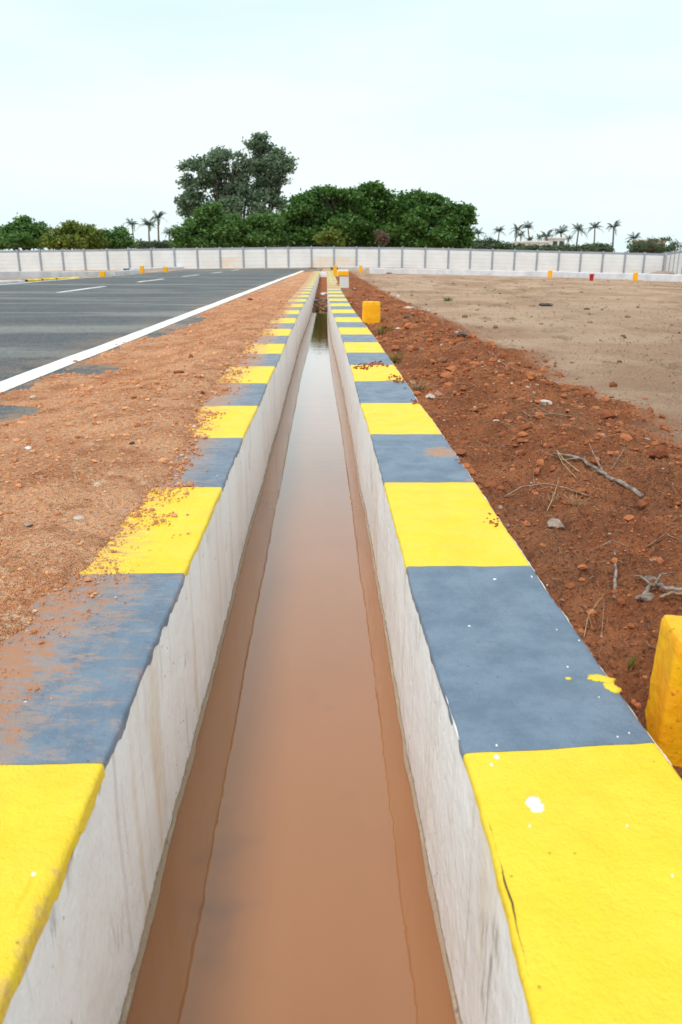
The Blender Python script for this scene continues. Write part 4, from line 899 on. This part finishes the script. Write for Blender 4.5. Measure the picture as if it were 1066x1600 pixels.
tree('shrub', 70, 515, [(505, 373, 7, 6), (520, 368, 9, 6), (530, 376, 7, 5)], 1100, .17, 'leaf_olive', 'light olive shrub in front of the dark canopy', 'shrub', tr=.08)
# lower trees under the tall ones
tree('broad_tree', 74, 335, [(335, 345, 22, 18), (305, 358, 20, 16), (345, 368, 30, 16), (300, 373, 20, 12), (325, 335, 12, 8), (362, 355, 18, 18), (286, 366, 8, 9)], 15000, .25, 'leaf_lush', 'round green tree below the tall broad one', skirt=(284,372), trunks=[(330, .25)])
tree('broad_tree', 76, 408, [(405, 350, 20, 14), (385, 362, 20, 18), (425, 360, 22, 18), (402, 373, 26, 12), (440, 348, 12, 10), (435, 374, 16, 10)], 12000, .25, 'leaf_lush', 'bluish green tree between the round tree and the dark canopy', skirt=(372,448), trunks=[(405, .25)])
# left hedge row trees
tree('broad_tree', 84, 35, [(45, 358, 22, 14), (20, 366, 24, 14), (62, 368, 18, 16), (35, 376, 34, 12), (5, 372, 18, 13), (46, 349, 9, 6)], 12000, .26, 'leaf_lush', 'dark green tree at the left edge behind the wall', skirt=(-4,80), trunks=[(38, .22)])
tree('broad_tree', 86, -60, [(-40, 362, 26, 16), (-80, 366, 30, 14), (-110, 370, 24, 14), (-60, 376, 34, 10)], 8000, .27, 'leaf_dark', 'green tree just outside the left edge of the view', trunks=[(-60, .22)])
tree('broad_tree', 82, 118, [(108, 362, 18, 12), (130, 364, 18, 12), (95, 374, 16, 12), (120, 377, 28, 10), (118, 354, 9, 6), (148, 370, 14, 13)], 10000, .25, 'leaf_olive', 'yellow-green tree second from the left behind the wall', skirt=(82,156), trunks=[(115, .2), (135, .15)])
tree('broad_tree', 85, 178, [(172, 369, 15, 11), (190, 368, 12, 10), (180, 379, 24, 8), (198, 372, 8, 11), (160, 375, 12, 9)], 7000, .25, 'leaf_lush', 'green tree left of the palm trio', skirt=(156,206), trunks=[(180, .18)])
for px, r_, lab in [(222, 12, 'low bush at the foot of the left palms'), (246, 14, 'low bush right of the left palms'), (268, 12, 'low bush beside the dark short palm')]:
    tree('shrub', 110, px, [(px, 382, r_, 5), (px+8, 384, r_*.7, 5)], 900, .25, 'leaf_far', lab, 'shrub', tr=.08)
bush = [(752, 380, 16, 9, 'first haze-greyed bush right of the dark canopy'), (776, 382, 15, 8, 'haze-greyed bush under the first right hand palms'), (800, 386, 18, 5, 'low bush before the white far house'), (835, 388, 22, 5, 'low bush between the two white far houses'), (862, 387, 18, 6, 'low bush right of the small white house'),
        (890, 388, 18, 5, 'low bush under the middle palms'), (918, 387, 14, 6, 'low bush left of the beige house'), (940, 386, 16, 8, 'rounded bush before the beige house'), (1000, 385, 20, 9, 'green bush right of the beige house'), (1030, 388, 24, 7, 'green bush above the wall corner')]
for px, py, rx, ry, lab in bush:
    tree('shrub', 105, px, [(px-rx*.4, py+1, rx*.6, ry), (px+rx*.4, py+2, rx*.6, ry*.8), (px, py+3, rx, ry*.7)], 1800, .19, 'leaf_far', lab, 'shrub', tr=.08, group=None)
# thorny open crown by the corner
tree('acacia', 100, 1015, [(1010, 376, 14, 2.5), (1035, 374, 12, 2.5), (995, 380, 10, 3), (1050, 380, 12, 3), (1020, 384, 22, 5), (985, 383, 9, 4), (1056, 386, 10, 4)], 1300, .15, 'leaf_far', 'flat-topped thorny tree with open twiggy crown near the wall corner', trunks=[(1012, .12), (1030, .1)])
# ------------------------------------------------------------------ palms
def palm_meshes(seed, h):
    g = np.random.default_rng(seed); lean = g.uniform(-.10, .10)
    P = np.array([[lean*h*t*t, .03*h*t, h*t] for t in np.linspace(0, 1, 9)]); tr = tube_geo(P, np.linspace(.24, .14, 9), 7)
    top = P[-1]; V = []; Fs = []; T = []; c = 0
    nf = 17
    for k in range(nf):
        az = k*2.399+g.uniform(-.2, .2); el = g.uniform(-.15, 1.45); L = g.uniform(1.9, 2.8); n = 13
        d = np.array([math.cos(az), math.sin(az)]); s = np.linspace(0, 1, n)
        rad = L*s*math.cos(el*.75); zz = L*(math.sin(el)*s-(.38+.22*math.cos(el))*s**2.4)
        spine = np.column_stack([top[0]+d[0]*rad, top[1]+d[1]*rad, top[2]+zz]); side = np.array([-d[1], d[0], 0])
        tb = float(np.clip(g.normal(.45, .22), 0, 1))
        for i in range(1, n):
            w = .50*math.sin(math.pi*min(1, .22+.72*s[i]))*(1-.3*s[i])
            for sg in (1, -1):
                a = spine[i]; dirv = side*sg*w+np.array([d[0], d[1], 0])*w*.5+np.array([0, 0, -w*(.35+.35*g.random())])
                step = (spine[i]-spine[i-1])*.50
                V += [a-step, a+step*.4, a+dirv+step*.3, a+dirv*.98-step*.15]; Fs.append([c, c+1, c+2, c+3]); c += 4; T += [tb]*4
        for i in range(n-1):
            a, b_ = spine[i], spine[i+1]; V += [a-side*.03, a+side*.03, b_+side*.025, b_-side*.025]; Fs.append([c, c+1, c+2, c+3]); c += 4; T += [tb]*4
    return tr, (np.array(V), np.array(Fs), np.array(T))
protos = {}
def palm(px, py_top, zc, label, seed, scale_px=15):
    s = scale_px*zc/F/1.40                      # crown radius in pixels sets the size
    x, y, z = at_depth(px, 417, zc); z = -.4; zt = at_depth(px, py_top+scale_px*.45, zc)[2]; h = (zt-z)/s; hk = round(h/2.0)*2.0; key = (seed % 4, hk)
    if key not in protos:
        tr, fr = palm_meshes(seed % 4+200, hk); t = thing('palm_tree', label, 'palm', (x, y, z), 'palms beyond the boundary wall')
        a = mesh_np('trunk', tr[0], tr[1], MAT['palmbark']); a.parent = t; b_ = mesh_np('crown', fr[0], fr[1], MAT['leaf_palm'], smooth=False, tint=fr[2]); b_.parent = t; protos[key] = t
    else:
        src = protos[key]; t = src.copy(); C.objects.link(t); t['label'] = label
        for ch in src.children: c_ = ch.copy(); C.objects.link(c_); c_.parent = t
    t.location = (x, y, z-(hk-h)*s); t.scale = (s, s, s); t.rotation_euler = (0, 0, seed*1.7); return t
for a in [(213, 347, 190, 'leftmost palm of the left trio above the wall', 1, 9), (236, 347, 175, 'middle palm of the left trio, drooping crown', 2, 11), (250, 336, 180, 'tallest palm of the left trio', 3, 11), (267, 361, 170, 'short dark palm right of the left trio', 4, 9),
          (748, 361, 200, 'first palm beside the dark canopy', 5, 9), (775, 358, 200, 'second palm from the dark canopy', 6, 8), (801, 355, 190, 'third palm from the dark canopy, leaning', 7, 9), (811, 365, 210, 'small palm tucked right of the leaning one', 8, 7), (826, 352, 190, 'tall thin palm above the white far house', 9, 9),
          (824, 372, 180, 'short palm in front of the white far house', 10, 6), (838, 369, 200, 'short palm over the small white house', 11, 6), (852, 365, 175, 'dense low palm right of the small white house', 12, 10), (876, 359, 175, 'wide palm in the middle of the right hand row', 13, 11), (884, 371, 200, 'little palm below the wide one', 14, 6),
          (898, 355, 180, 'palm right of the wide one with spreading crown', 15, 10), (926, 352, 190, 'palm third from the right, bent to the left', 16, 9), (954, 351, 190, 'tall palm right above the beige house', 17, 10), (986, 368, 150, 'short palm right of the beige house', 18, 9)]: palm(*a)
# ------------------------------------------------------------------ far houses
def house(px0, px1, pt, zc, mat, label, nwin, d=6):
    x0 = (px0-533)*zc/F; x1 = (px1-533)*zc/F; y = zc*CP; zt = at_depth(px0, pt, zc)[2]
    t = thing('house', label, 'house', ((x0+x1)/2, y, -.5))
    part('wall', *box_geo(x0, x1, y, y+d, -.5, zt-.25), MAT[mat], t, smooth=False)
    part('roof', *box_geo(x0-.3, x1+.3, y-.3, y+d+.3, zt-.25, zt), MAT[mat], t, smooth=False)
    for i in range(nwin):
        cx = x0+(x1-x0)*(i+.5)/nwin; w = .5
        part('window', *box_geo(cx-w, cx+w, y-.05, y+.02, zt-1.9, zt-.8), MAT['dark'], t, smooth=False)
house(783, 822, 379, 165, 'building', 'long low white house among the palms', 4)
house(828, 846, 374, 190, 'building', 'small white house right of the long one', 2)
house(958, 987, 377, 170, 'beige', 'beige flat-roofed house between palms near the right', 2)
